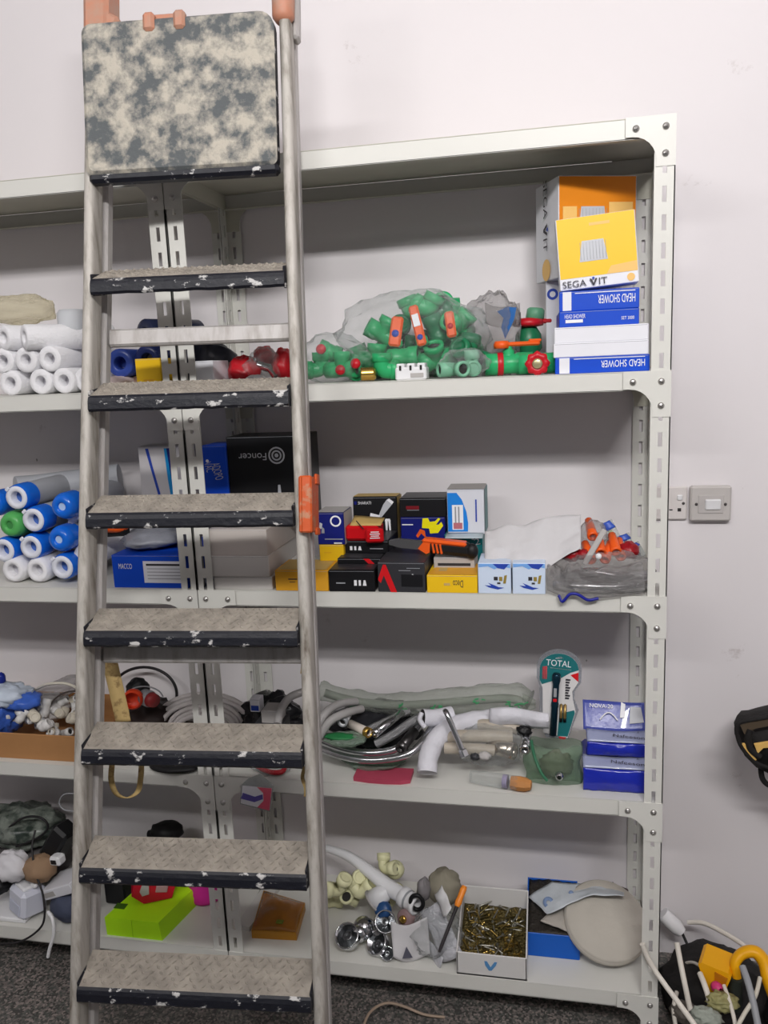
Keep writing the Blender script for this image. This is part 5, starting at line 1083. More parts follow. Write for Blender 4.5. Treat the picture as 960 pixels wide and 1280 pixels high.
# two blue napkin-like packs
PK = mat('glossy_blue_pack', (30, 44, 168), .22, var=.15, scale=14, bump=.35, bscale=26, coat=.4); PKS = mat('silver_blue_pack', (150, 156, 186), .25, var=.15, scale=16, bump=.3, bscale=26, coat=.4); PKV = mat('violet_blue_pack', (74, 84, 164), .25, var=.1, scale=12, bump=.3, bscale=26, coat=.4)
def soft_pack(label, xl, xr, yt, Y, zb, d, top=False, dx=0):
    a, b = X(xl, Y, zb), X(xr, Y, zb); w = b - a; h = Z((xl + xr) / 2, yt, Y) - zb
    T = thing('wipes_pack', label, 'pack', ((a + b) / 2, Y + d / 2, zb)); L0 = V(((a + b) / 2, Y, zb))
    mb = MB(); nu, nv = 26, 8
    def P(u, v):   # front face, v up; puffy
        return L0 + V((w * (u - .5), -.006 * sin(pi * v) * sin(pi * u) + .002 * noise.noise(V((u * 9, v * 4, xl))), h * v))
    mb.sheet(lambda u, v: P(u, v), nu, nv, PK, .001); mb.box(L0 + V((0, d / 2 + .001, h / 2)), (w * .985, d, h * .94), PK, .008); mb.build('wrapper', T)
    q = MB(); k = .42 if not top else .4
    q.sheet(lambda u, v: L0 + V((w * (u - .5), -.001 + .030 * v * 1.0, h + .0025 + .016 * v * (1 if True else 0) - .004 * sin(pi * u) * v)), 18, 4, PKS, .001); pp_ = q.build('silver_band', T)
    q = MB(); Qb = frameQ(L0 + V((w * .2, .013, h + .0115)), (1, 0, -.06), (0, .030, .016)); q.text('Nafeeson', PRK, Qb @ M.Translation(V((0, -.0022, -.003))), .008, w * .52)
    q.text('A', PRK, Qb @ M.Translation(V((w * .16, -.0022, .010))), .005); q.build('lettering', pp_)
    return T, L0, w, h
T, L0, w, h = soft_pack('lower blue glossy wipes pack at the right end of the fourth shelf', 729, 809, 962, -.30, z4 + .0005, .15)
zz = z4 + h + .019
T, L0, w, h = soft_pack('upper blue glossy wipes pack with a silver picture panel behind it', 734, 809, 929, -.275, zz, .14, True)
mb = MB(); yb2 = L0.y + .028; zb2 = zz + h + .016; ht = Z(770, 884, yb2) - zb2
mb.sheet(lambda u, v: V((L0.x + w * (u - .53) * 1.05, yb2 + .035 * v + .004 * sin(5 * u) * v, zb2 + ht * v - .003 * sin(pi * u))), 18, 8, PKV, .001); pn = mb.build('picture_panel', T)
q = MB(); Qb = frameQ((L0.x - w * .24, yb2 + .028, zb2 + ht * .80), (1, 0, -.02), (0, .035, ht)); q.text('NOVA-20', PRW, Qb @ M.Translation(V((0, -.003, 0))), .0085, w * .40)
Qc = frameQ((L0.x + w * .05, yb2 + .015, zb2 + ht * .42), (1, 0, 0), (0, .035, ht))
q.prism([(w * .18, -.012), (w * .42, -.008), (w * .38, .024), (w * .2, .024)][::1], .0006, PRS, Qc @ M.Translation(V((0, -.0045, 0)))); q.prism([(w * .02, .0), (w * .1, .0), (w * .12, .03), (w * .05, .034)], .0006, PRW, Qc @ M.Translation(V((0, -.0045, 0))))
q.tube([Qc @ V((-w * .32 + w * .3 * i / 10, -.0045, -.006 + .016 * sin(pi * i / 10))) for i in range(11)], .0016, PRW, 6); q.build('picture', pn)
# things at the front edge behind the ladder
mb = MB(); c = V((X(217, -.33, z4), -.325, z4 + .012)); mb.ball(c, (.062, .03, .0125), BLKP, 111, .08, 2, flat=z4 + .0006, nu=32, nv=14); single(mb, 'rubber_pouch', 'flat black rubber pouch at the shelf edge below the ladder tread', 'pouch')
T = thing('red_packet', 'clear packet with red parts at the shelf edge left of the ladder rail', 'packet', (X(340, -.32, z4), -.32, z4))
mb = MB(); mb.ball((X(338, -.3, z4), -.30, z4 + .018), (.05, .034, .02), FILM, 112, .2, 2.5, flat=z4 + .0006, nu=30, nv=14); mb.build('film', T)
mb = MB(); P = smooth_path([V((X(322, -.31, z4), -.31, z4 + .016)), V((X(336, -.33, z4), -.325, z4 + .012)), V((X(352, -.33, z4), -.325, z4 + .014)), V((X(358, -.30, z4), -.30, z4 + .022))], 6); mb.tube(P, .006, mat('dark_red_cord', (156, 30, 40), .4), 10); mb.build('red_cord', T)
T = thing('hang_tag', 'clear hang tag with a pink and violet swoosh hanging off the shelf edge', 'tag', at(322, 990, -.345))
c = at(321, 993, -.343); s = PXM(321, 993, -.343); Qh = M.Translation(c) @ Euler((0, R_(8), 0)).to_matrix().to_4x4()
mb = MB(); mb.M = Qh; mb.prism([(-20 * s, -17 * s), (18 * s, -19 * s), (20 * s, 16 * s), (2 * s, 27 * s), (-12 * s, 18 * s), (-20 * s, 8 * s)], .0008, clear('tag_film', body=.3)); sl = mb.build('sleeve', T)
mb = MB(); mb.M = Qh @ M.Translation(V((0, -.0012, 0))); mb.prism([(-19 * s, -15 * s), (17 * s, -17 * s), (18 * s, 12 * s), (-18 * s, 8 * s)], .0006, WHITE); cr = mb.build('card', T)
mb = MB(); mb.M = Qh @ M.Translation(V((0, -.0020, 0))); mb.prism([(2 * s, -16 * s), (17 * s, -17 * s), (18 * s, 12 * s), (0, 10 * s), (8 * s, 4 * s), (9 * s, -6 * s)], .0005, mat('pink_swoosh', (222, 92, 116), .5)); mb.prism([(-19 * s, -9 * s), (-2 * s, -10 * s), (8 * s, -4 * s), (7 * s, 2 * s), (-2 * s, -3 * s), (-17 * s, -1 * s)], .0007, mat('violet_swoosh', (92, 84, 160), .5)); mb.build('print', cr)
# ------------------------------------------------------------------ bottom shelf, left bay
z5 = S[5]
def cablepx(label, P, r, m, zmin=None, name='cable', cat='cable', group=None):
    return tubepx(name, label, cat, P, r, m, zmin=zmin, n=8, k=8, group=group)
cablepx('black cable arching high above the bottom shelf at the left picture edge', [(-20, 1075, -.2), (4, 1042, -.2), (28, 1023, -.2), (50, 1022, -.2), (60, 1034, -.2), (46, 1048, -.21), (20, 1058, -.22)], .0032, BCAB)
cablepx('thin black cable hanging over the white adapter and the front edge of the bottom shelf', [(44, 1038, -.25), (40, 1062, -.28), (46, 1095, -.31), (54, 1120, -.33), (55, 1150, -.345), (44, 1166, -.352), (22, 1178, -.355), (-6, 1180, -.355)], .0028, BCAB)
cablepx('thin grey wire loop beside the ladder rail above the bottom shelf', [(94, 992, -.3), (80, 993, -.3), (74, 1003, -.3), (80, 1012, -.3), (94, 1014, -.3)], .0018, GREYP)
cablepx('white cable hanging down beside the ladder rail past the bottom shelf', [(60, 1140, -.34), (66, 1150, -.352), (67, 1168, -.356), (62, 1186, -.358), (60, 1196, -.358)], .0045, WHP)
# camo film pile & black box
mb = MB(); mb.ball((X(25, -.16, z5) + .02, -.14, z5 + .165), (.12, .08, .052), two_tone('dark_green_film', (46, 56, 50), (128, 134, 126), .52, .1, 22, .3, 0, .3), 121, .3, 2.6, nu=36, nv=20); single(mb, 'film_heap', 'dark green and grey crumpled film under the high black cable', 'film')
mb = MB(); mb.ball((X(20, -.15, z5), -.13, z5 + .06), (.15, .09, .065), mat('dark_grey_bag', (96, 92, 92), .6, var=.2), 122, .2, 2.4, flat=z5 + .0006, nu=36, nv=18); single(mb, 'cloth_bag', 'grey cloth bag under the crumpled green film', 'bag')  # bag in one dark grey with random tone variation
mb = MB(); A = at(74, 1052, -.23); mb.M = M.Translation(A) @ Euler((R_(-8), R_(32), R_(-12))).to_matrix().to_4x4(); mb.box((0, 0, 0), (.052, .06, .105), mat('black_device', (26, 26, 28), .4), .008); single(mb, 'charger_block', 'black charger block tilted behind the ladder rail', 'charger')
T = thing('socket_adapter', 'black and white plug adapter beside the ladder rail', 'adapter', at(74, 1074, -.30))
p = at(72, 1074, -.27); mb = MB(); mb.M = M.Translation(p) @ Euler((0, R_(-8), R_(-10))).to_matrix().to_4x4(); mb.box((0, 0, 0), (.034, .03, .026), WHP, .006); mb.build('body', T)
q = MB(); q.M = mb.M; q.box((0, -.0148, 0), (.019, .004, .012), BLKP, .002); q.build('opening', T)
mb = MB(); p = at(50, 1085, -.28); p.z = max(p.z, z5 + .07); mb.ball(p, (.04, .04, .034), mat('tan_cloth', (152, 124, 98), .8, var=.15), 123, .15, 2); single(mb, 'tan_pouch', 'tan pouch behind the white adapter on the bottom shelf', 'pouch')
mb = MB(); p = at(14, 1082, -.29); mb.ball(p, (.045, .04, .04), mat('white_crumpled_bag', (216, 214, 218), .5, var=.04), 124, .25, 2.6); single(mb, 'plastic_bag', 'white crumpled bag at the left picture edge above the white adapter', 'bag')
mb = MB(); p = at(0, 1105, -.29); mb.ball(p, (.028, .03, .026), BLKP, 125, .15, 2); single(mb, 'dark_plug', 'black plug at the left picture edge between the white bag and the white adapter', 'plug')
T = thing('power_adapter', 'white power adapter block at the front of the bottom shelf, left edge', 'adapter', (X(25, -.3, z5), -.29, z5))
p = V((X(26, -.325, z5), -.285, z5 + .052)); mb = MB(); mb.M = M.Translation(p) @ Euler((R_(-6), R_(4), R_(-28))).to_matrix().to_4x4(); mb.box((0, 0, 0), (.078, .07, .075), mat('white_adapter', (206, 208, 220), .35, var=.02), .010); mb.box((0, -.036, -.012), (.05, .002, .03), mat('pale_lilac_label', (196, 200, 216), .5), .0005); mb.build('body', T)
q = MB(); q.M = mb.M; q.box((0, 0, .040), (.05, .05, .012), WHP, .004); q.box((.03, 0, .05), (.02, .012, .012), WHP, .003); q.build('plug_top', T)
mb = MB(); mb.box((X(10, -.28, z5) - .0, -.27, z5 + .0075), (.16, .1, .013), WHP, .003); single(mb, 'white_tray', 'flat white plate under the white power adapter', 'plate')
T = thing('paper_box', 'white flat box slanting behind the ladder rail over the dark jeans-blue bag', 'box', at(80, 1105, -.28)); p = at(84, 1102, -.27); mb = MB(); mb.M = M.Translation(p) @ Euler((R_(8), R_(-24), R_(-10))).to_matrix().to_4x4(); mb.box((0, 0, 0), (.11, .08, .028), WHITE, .002); mb.build('body', T)
q = MB(); q.M = mb.M; q.box((-.03, -.0402, 0), (.04, .001, .014), GREYC, .0003); q.build('label', T)
mb = MB(); p = V((X(88, -.29, z5), -.27, z5 + .042)); mb.ball(p, (.055, .055, .044), mat('denim_blue_bag', (70, 76, 96), .7, var=.15, scale=40), 126, .12, 2, flat=z5 + .0006, nu=30, nv=18); single(mb, 'cloth_bag', 'dark denim blue bag at the foot of the ladder rail', 'bag')
mb = MB(); p = V((X(140, -.24, z5), -.17, z5 + .07)); mb.box(p, (.06, .10, .13), BLACK, .004); single(mb, 'black_box', 'black box standing behind the lime green box', 'box')
# lime box with a sloped right side
LIME = mat('lime_green_plastic', (186, 246, 30), .5, var=.03)
T = thing('lime_box', 'bright lime green box on the bottom shelf behind the ladder', 'box', (X(165, -.32, z5), -.30, z5))
a, b = X(134, -.325, z5), X(203, -.325, z5); hh = Z(165, 1150, -.325) - z5; yb_ = -.11
prof = [(a, 0), (b, 0), (b - .006, hh), (a - .002, hh)]
mb = MB(); vs = [V((x, -.325, z5 + z)) for x, z in prof] + [V((x + .045, yb_, z5 + z)) for x, z in [(a, 0), (b, 0), (b - .004, hh), (a, hh)]]
mb.add(vs, [(0, 1, 2, 3), (7, 6, 5, 4), (0, 4, 5, 1), (3, 2, 6, 7), (1, 5, 6, 2), (0, 3, 7, 4)], LIME); mb.build('body', T)
mb = MB(); mb.box(((a + b) / 2 - .004, -.3255, z5 + hh * .5), (.001, .0012, hh * .96), mat('lime_seam', (160, 220, 26), .5)); mb.build('fold', T)
mb = MB(); mb.box((a + .018, -.28, z5 + hh + .0006), (.03, .02, .001), mat('dark_lime_print', (70, 110, 30), .5)); mb.build('print', T)
T = thing('red_hand_tool', 'red and grey hand tool lying on the lime green box', 'tool', (X(185, -.25, z5 + hh), -.25, z5 + hh))
p = V((X(187, -.25, z5 + .1), -.235, z5 + hh + .036)); mb = MB(); mb.M = M.Translation(p) @ Euler((R_(4), R_(14), R_(30))).to_matrix().to_4x4()
mb.prism([(-.052, -.014), (-.018, -.036), (.050, -.020), (.055, .030), (-.05, .034)], .05, mat('crimson_plastic', (196, 22, 50), .35), M.Translation(V((0, -.025, 0)))); mb.build('housing', T)
q = MB(); q.M = mb.M; q.prism([(-.034, .0), (-.026, -.012), (-.010, -.006), (-.016, .03), (-.03, .03)], .004, GREYC, M.Translation(V((0, -.0285, 0)))); q.box((.020, -.027, .008), (.03, .004, .02), mat('worn_grey_pink', (176, 140, 140), .5), .002); q.build('grey_panel', T)
mb = MB(); p = at(208, 1035, -.12); mb.ball((p.x, p.y, p.z - .01), (.046, .035, .026), BLKP, 131, .15, 2, flat=p.z - .025); mb.tube([(p.x - .03, p.y, p.z - .02), (p.x - .055, p.y, p.z - .022)], [.014, .010], BLKP); mb.tube([(p.x, p.y, p.z - .02), (p.x + .005, p.y, z5 + .001)], [.03, .035], BLKP, 14); single(mb, 'black_sprayer', 'black rounded sprayer head rising above the ladder tread on the bottom shelf', 'sprayer')
T = thing('magenta_jar', 'magenta ribbed round jar left of the middle posts on the bottom shelf', 'jar', (X(255, -.17, z5), -.17, z5)); p = V((X(258, -.15, z5), -.15, z5))
MAG = mat('magenta_plastic', (206, 44, 146), .35, var=.05)
mb = MB(); mb.lathe([(0, .0005), (.034, .0005)] + [(.044 + .0022 * (i % 2), .006 + .009 * i) for i in range(9)] + [(.036, .09), (0, .09)], MAG, p, (0, 0, 1), 28); mb.build('body', T)
mb = MB(); mb.lathe([(.037, .09), (.040, .092), (.040, .108), (.036, .112), (0, .112)], mat('purple_lid', (120, 40, 110), .4), p, (0, 0, 1), 24); mb.build('lid', T)
# ------------------------------------------------------------------ bottom shelf, right bay
# amber packet
AMBF = mat('amber_glossy_pack', (150, 96, 34), .25, var=.35, scale=14, bump=.4, bscale=22, coat=.5)
T = thing('amber_packet', 'amber brown glossy packet lying right of the middle posts', 'packet', (X(345, -.27, z5), -.24, z5))
c4 = [atz(315, 1173, z5), atz(371, 1176, z5), atz(382, 1138, z5), atz(330, 1122, z5)]; hh = .022
mb = MB(); vs = [p + V((0, 0, .0006)) for p in c4] + [p + V((0, 0, hh)) for p in c4]; mb.add(vs, [(3, 2, 1, 0), (4, 5, 6, 7), (0, 1, 5, 4), (1, 2, 6, 5), (2, 3, 7, 6), (3, 0, 4, 7)], mat('ochre_pack_edge', (176, 122, 36), .35, var=.2)); mb.build('pack', T)
mb = MB(); ctr = sum(c4, V()) / 4; mb.sheet(lambda u, v: (c4[0].lerp(c4[1], u)).lerp(c4[3].lerp(c4[2], u), v) * .96 + ctr * .04 + V((0, 0, hh + .001 + .022 * sin(pi * u) * sin(pi * v) * (1 + .3 * noise.noise(V((u * 5, v * 5, 1)))))), 16, 12, AMBF, .001); bl = mb.build('film_top', T)
mb = MB(); mb.box(ctr + V((.018, -.045, hh + .012)), (.018, .012, .004), mat('olive_print', (110, 120, 40), .4), .001); mb.build('print', bl)
c5 = [atz(296, 1160, z5), atz(312, 1165, z5), atz(352, 1110, z5), atz(335, 1105, z5)]
mb = MB(); vs = [p + V((0, 0, .0005)) for p in c5] + [p + V((0, 0, .012)) for p in c5]; mb.add(vs, [(3, 2, 1, 0), (4, 5, 6, 7), (0, 1, 5, 4), (1, 2, 6, 5), (2, 3, 7, 6), (3, 0, 4, 7)], mat('pale_strip', (206, 204, 200), .5)); single(mb, 'flat_strip', 'long pale flat strip lying between the middle posts and the amber packet', 'strip')
# cream fittings heap
GC = 'cream fittings heaped on the bottom shelf'
for (k, px, py, Y, rot, r) in [('pipe_elbow', 424, 1112, -.20, (20, 20, 40), .018), ('pipe_tee', 430, 1118, -.17, (60, 30, 10), .017), ('pipe_elbow', 450, 1118, -.19, (-30, 40, -30), .018), ('pipe_elbow', 446, 1095, -.15, (40, -50, 70), .016), ('pipe_elbow', 480, 1086, -.13, (30, 20, 160), .016), ('pipe_tee', 492, 1122, -.15, (20, 10, 70), .015), ('pipe_socket', 462, 1096, -.13, (0, 20, 70), .018), ('pipe_socket', 418, 1130, -.14, (0, 10, 20), .018)]:
    kw = {'r': r, 'L': r * 2.4} if k == 'pipe_socket' else {'r': r, 'a': r * 2.3}
    fitting(k, px, py, Y, rot, 'cream plastic pipe fitting heaped beside the ladder rail on the bottom shelf', GC, zmin=z5 + r + .001, m=CREAM, **kw)
def knob(px, py, Y, r, lab, ax):
    T = thing('tap_knob', lab, 'knob', at(px, py, Y)); p = at(px, py, Y); mb = MB(); mb.ball(p, (r, r, r * .95), CREAM, 3, .03); mb.build('ball', T)
    mb = MB(); a = V(ax).normalized(); mb.lathe([(0, r * 1.02), (r * .32, r * 1.0), (r * .36, r * .9)], HOLE, p, a, 14); mb.build('hole', T)
knob(494, 1087, -.12, .024, 'round cream ball fitting with a dark hole, highest of the cream heap', (.1, -.8, .6)); knob(468, 1099, -.16, .023, 'round cream ball fitting half under the white pipe', (-.9, -.5, .2))
# white drain pipe laid over
T = thing('drain_pipe', 'white plastic drain pipe slanting over the cream fittings', 'pipe', at(470, 1100, -.2))
P = smooth_path(pxp([(408, 1060, -.10), (435, 1070, -.13), (460, 1088, -.17), (485, 1108, -.21), (503, 1120, -.235)]), 8); n = len(P)
mb = MB(); mb.tube(P, [.009 + .010 * min(1, i / n * 1.3) for i in range(n)], WHP, 16); mb.build('pipe', T)
ax = (P[-1] - P[-3]).normalized(); mb = MB(); mb.lathe([(.019, -.004), (.024, 0), (.025, .012), (.022, .016), (.022, .036), (.024, .038), (.024, .048), (.017, .048), (.016, .03), (0, .03)], WHP, P[-1], ax, 22); mb.build('collar', T)
mb = MB(); mb.lathe([(.0225, .0165), (.0235, .018), (.0235, .021), (.0225, .0225)], GREYP, P[-1], ax, 22); mb.build('seal_ring', T)
T = thing('funnel_cup', 'white plastic cup fitting under the drain pipe', 'fitting', at(472, 1122, -.23)); p = at(482, 1114, -.22); mb = MB(); mb.lathe([(.010, -.01), (.020, .0), (.030, .038), (.027, .038), (.017, .002), (0, .002)], WHP, p, (-.72, -.25, -.62), 22); mb.build('cup', T)
mb = MB(); mb.lathe([(.030, .036), (.0315, .037), (.0315, .041), (.028, .041)], GREYC, p, (-.72, -.25, -.62), 22); mb.build('rim', T)
# dark ring, blue bit, brass/pink piece
mb = MB(); p = at(521, 1128, -.27); n = 22; mb.tube([p + V((.015 * cos(2 * pi * i / n), -.007 * sin(2 * pi * i / n) * .4, .021 * sin(2 * pi * i / n))) for i in range(n + 1)], .005, BLKP, 10); single(mb, 'rubber_ring', 'black rubber ring at the end of the white drain pipe', 'ring')
mb = MB(); p = at(481, 1137, -.24); p.z = max(p.z, z5 + .021); mb.lathe([(0, 0), (.018, .0), (.021, .006), (.020, .018), (.016, .024), (0, .024)], mat('steel_blue_plastic', (40, 76, 124), .35), p, (-.2, -.8, .5), 18); single(mb, 'loose_cap', 'steel blue cap behind the chrome balls', 'cap')
T = thing('valve_cartridge', 'dusty pink and brass cartridge in front of the drain pipe end', 'cartridge', at(508, 1142, -.26)); p = at(510, 1146, -.26); p.z = max(p.z, z5 + .026); mb = MB(); mb.lathe([(0, -.03), (.018, -.028), (.021, -.01), (.021, .016), (.016, .02), (0, .02)], mat('dusty_pink', (140, 116, 116), .5), p, (-.4, -.9, .3), 18); mb.build('body', T)
mb = MB(); mb.lathe([(.009, .02), (.009, .026), (.004, .027), (0, .027)], BRASS, p, (-.4, -.9, .3), 12); mb.build('brass_stem', T)
# chrome pieces
mb = MB(); p = V((X(454, -.285, z5), -.265, z5 + .030)); mb.ball(p + V((0, .0, .014)), .028, CHROME); mb.lathe([(.012, -.034), (.02, -.028), (.02, -.018)], CHROME, p + V((0, 0, .014)), (.3, .8, 0), 18); single(mb, 'chrome_ball', 'shiny chrome ball fitting with two bright reflections', 'fitting')
def cup(px, py, Y, r, h, ax, lab, m=CHROME):
    T = thing('chrome_cup', lab, 'cap', at(px, py, Y)); p = at(px, py, Y); p.z = max(p.z, z5 + r * .8); a = V(ax).normalized()
    mb = MB(); mb.lathe([(0, -h), (r * .8, -h), (r * .96, -h * .8), (r, -.002), (r * .98, 0), (r * .9, 0), (r * .88, -h * .6), (0, -h * .62)], m, p, a, 26); mb.build('shell', T)
    mb = MB(); mb.lathe([(r * .88, -h * .58), (r * .45, -h * .5), (r * .4, -h * .2), (r * .25, -h * .2), (0, -h * .25)], mat('dark_chrome_inside', (96, 98, 100), .25, metal=.9), p, a, 22); mb.build('inside', T)
cup(433, 1169, -.305, .030, .03, (-.1, -.62, .78), 'open chrome cap lying beside the ladder rail at the shelf front')
cup(482, 1152, -.285, .026, .04, (.35, -.7, .62), 'open chrome cup, upper of two right of the chrome ball')
cup(470, 1178, -.30, .028, .038, (-.45, -.55, .7), 'chrome cup tilted left, in front of the chrome ball')
cup(484, 1192, -.318, .016, .022, (.1, -.8, .6), 'smallest chrome cap at the shelf front edge')
# paper packets and clear packets
T = thing('paper_packet', 'crumpled white paper packet with a dark triangle right of the chrome caps', 'packet', at(510, 1180, -.3))
mb = MB(); mb.sheet(lambda u, v: at(488 + 46 * u + 4 * v, 1152 + 46 * v + 6 * sin(4 * u), -.28 - .03 * v - .012 * sin(3 * u + 2 * v)) + V((0, 0, .003)), 14, 12, mat('white_packet_paper', (206, 204, 206), .7, bump=.3, bscale=30), .001); mb.build('paper', T)
mb = MB(); mb.prism([(p.x, p.z) for p in (at(503, 1198, -.325), at(516, 1197, -.325), at(508, 1183, -.325))][::1], .001, mat('slate_print', (96, 96, 110), .5), M.Translation(V((0, -.326, 0)))); mb.build('print', T)
mb = MB(); p = at(545, 1160, -.27); mb.ball((p.x, p.y, z5 + .055), (.062, .05, .058), FILM, 141, .25, 2.4, flat=z5 + .0006, nu=40, nv=24, ridge=.06); single(mb, 'plastic_bag', 'clear crumpled bag between the paper packet and the white screw box', 'bag')
for i, (x0, y0, x1, y1, lab) in enumerate([(536, 1132, 566, 1196, 'clear shiny packet slanting under the screwdriver'), (548, 1112, 560, 1140, 'white film strip above the clear shiny packet'), (528, 1175, 552, 1204, 'clear packet corner at the shelf front beside the paper packet')]):
    mb = MB(); A, B = at(x0, y0, -.26), at(x1, y1, -.31); u_ = B - A; n_ = V((u_.z, 0, -u_.x)).normalized() * (.028, .016, .018)[i]
    mb.sheet(lambda u, v: A + u_ * u + n_ * (2 * v - 1) + V((0, -.008 * sin(pi * v) - .003 * sin(9 * u), 0)), 14, 8, MILKY if i != 1 else mat('white_strip', (214, 213, 214), .5), .001); single(mb, 'film_packet', lab, 'packet')
mb = MB(); p = at(556, 1120, -.16); mb.ball((p.x, p.y, z5 + .1), (.042, .04, .045), mat('olive_grey_cloth', (146, 140, 124), .8, var=.1), 143, .15, 2.2, nu=28, nv=18); single(mb, 'cloth_wad', 'olive grey wad behind the screwdriver', 'cloth')
mb = MB(); p = at(530, 1112, -.18); mb.ball((p.x, p.y, p.z), (.018, .02, .03), mat('ash_grey_plastic', (126, 122, 124), .5), 144, .2, 2.2); single(mb, 'grey_clip', 'ash grey clip left of the olive wad', 'clip')
# screwdriver
T = thing('screwdriver', 'screwdriver with an orange handle propped across the clear packets', 'screwdriver', at(560, 1150, -.30))
A, B, C_ = at(581, 1107, -.255), at(571, 1133, -.285), at(549, 1190, -.335)
d1 = (B - A).normalized(); mb = MB(); mb.lathe([(0, 0), (.006, .001), (.0078, .008), (.0072, .03), (.0085, (B - A).length * .8), (.006, (B - A).length)], mat('orange_handle', (238, 140, 48), .35), A, d1, 12); mb.build('handle', T)
mb = MB(); mb.tube([B, B.lerp(C_, .9), C_], [.0042, .0042, .0030], mat('dark_steel', (84, 80, 82), .35, metal=.7), 10); mb.build('shaft', T)
# white box of screws
T = thing('screw_box', 'open white plastic box heaped with brass screws on the bottom shelf', 'box', atz(615, 1215, z5))
Y0 = -.330; a, b = X(571, Y0, z5), X(659, Y0, z5); w = b - a; hf = Z(615, 1194, Y0) - z5; d = .17; hb_ = hf + .012; cx = (a + b) / 2
WB = mat('white_box_plastic', (212, 210, 208), .45, var=.03); mb = MB()
mb.box((cx, Y0 + d / 2, z5 + .0025), (w, d, .004), WB); mb.box((cx, Y0 + .0015, z5 + hf / 2), (w, .003, hf), WB, .001); mb.box((cx, Y0 + d, z5 + .055), (w, .003, .109), WB, .001)
for s in (-1, 1):
    x = cx + s * (w / 2 - .0015); vs = [V((x + t * .0015, y, z5 + z)) for t in (-1, 1) for (y, z) in ((Y0, 0.001), (Y0 + d, 0.001), (Y0 + d, .109), (Y0, hf))]
    mb.add(vs, [(0, 1, 2, 3), (7, 6, 5, 4), (0, 4, 5, 1), (1, 5, 6, 2), (2, 6, 7, 3), (3, 7, 4, 0)], WB)
bx = mb.build('body', T)
mb = MB(); mb.M = M.Translation(V((cx - .002, Y0 - .0004, z5 + hf * .52))); mb.prism([(-.014, .011), (-.008, .011), (0, -.003), (.009, .011), (.015, .011), (.012, .002), (.002, -.012), (-.004, -.012), (-.012, .0)], .0006, mat('blue_mark', (86, 140, 190), .5), M.Translation(V((0, -.0004, 0)))); mb.build('blue_mark', bx)
SCR = [mat('brass_screw', (168, 142, 78), .28, metal=.85, var=.15), mat('zinc_screw', (168, 166, 156), .3, metal=.85, var=.1), mat('dark_brass_screw', (112, 100, 60), .35, metal=.8, var=.2)]
rs = random.Random(9)
def screw_mesh(m):
    mb = MB(); L = .034
    mb.lathe([(0, 0), (.0046, 0), (.0050, .0008), (.0024, .004), (.0022, .010)] + [(.0023 - .0007 * (i % 2), .011 + .0016 * i) for i in range(12)] + [(.0008, L), (0, L + .001)], m, (0, 0, 0), (0, 0, 1), 7)
    o = mb.build('screw', origin=(0, 0, 0)); return o
protos = [screw_mesh(m) for m in SCR]; k = 0
for i in range(150):
    u, v = rs.random(), rs.random(); zz = z5 + .026 + .040 * v + rs.uniform(-.004, .006)
    src = rs.choice(protos)
    for _ in range(40):
        loc = V((cx + (rs.random() - .5) * (w - .018), Y0 + .010 + v * (d - .020), zz)); er = Euler((R_(rs.uniform(65, 115)), R_(rs.uniform(-20, 20)), R_(rs.uniform(0, 360))))
        tip = loc + er.to_matrix() @ V((0, 0, .036))
        if abs(tip.x - cx) < w / 2 - .007 and Y0 + .007 < tip.y < Y0 + d - .007: break
    o = protos[i] if i < 3 else src.copy()
    if i >= 3: COL.objects.link(o)
    o.location = loc; o.rotation_euler = er
    tag(o, 'loose brass or steel screw heaped in the open white box', 'screw', 'screws in the white box')
mb = MB(); mb.sheet(lambda u, v: V((cx + (u - .5) * (w - .007), Y0 + .004 + v * (d - .007), z5 + .022 + .040 * v + .004 * noise.noise(V((u * 9, v * 14, 2))))), 22, 26, mat('screw_bed', (104, 92, 56), .35, metal=.6, var=.5, scale=90, bump=.8, bscale=150), .001)
tag(mb.build('screw_bed'), 'layer of brass screws deep in the open white box', 'screws', 'screws in the white box', 'stuff')
# blue box with paper
T = thing('blue_bin', 'low blue plastic bin right of the screw box, partly under a grey disc', 'bin', atz(692, 1190, z5))
a, b = X(659, -.245, z5), X(724, -.245, z5); w = b - a; hf = Z(692, 1168, -.245) - z5; BP = mat('blue_bin_plastic', (20, 92, 190), .4, var=.05); cx = (a + b) / 2; d = .17
mb = MB(); mb.box((cx, -.245, z5 + hf / 2), (w, .003, hf), BP, .001); mb.box((cx, -.245 + d / 2, z5 + .002), (w, d, .003), BP)
for s in (-1, 1):
    x = cx + s * w / 2; vs = [V((x + t * .0015, y, z5 + z)) for t in (-1, 1) for (y, z) in ((-.245, .001), (-.245 + d, .001), (-.245 + d, .088), (-.245, hf))]
    mb.add(vs, [(0, 1, 2, 3), (7, 6, 5, 4), (0, 4, 5, 1), (1, 5, 6, 2), (2, 6, 7, 3), (3, 7, 4, 0)], BP)
mb.box((cx, -.245 + d, z5 + .044), (w, .003, .087), BP, .001); mb.build('body', T)
mb = MB(); mb.sheet(lambda u, v: V((cx + (u - .5) * w * .96, -.24 + d * .96 * v, z5 + hf * .9 + .03 * v + .008 * noise.noise(V((u * 6, v * 7, 5))))), 14, 14, mat('dark_oily_bits', (52, 48, 44), .4, var=.5, scale=60, bump=.8, bscale=80), .001); tag(mb.build('oily_bits'), 'dark oily bits filling the blue bin', 'bits', None, 'stuff')
mb = MB()
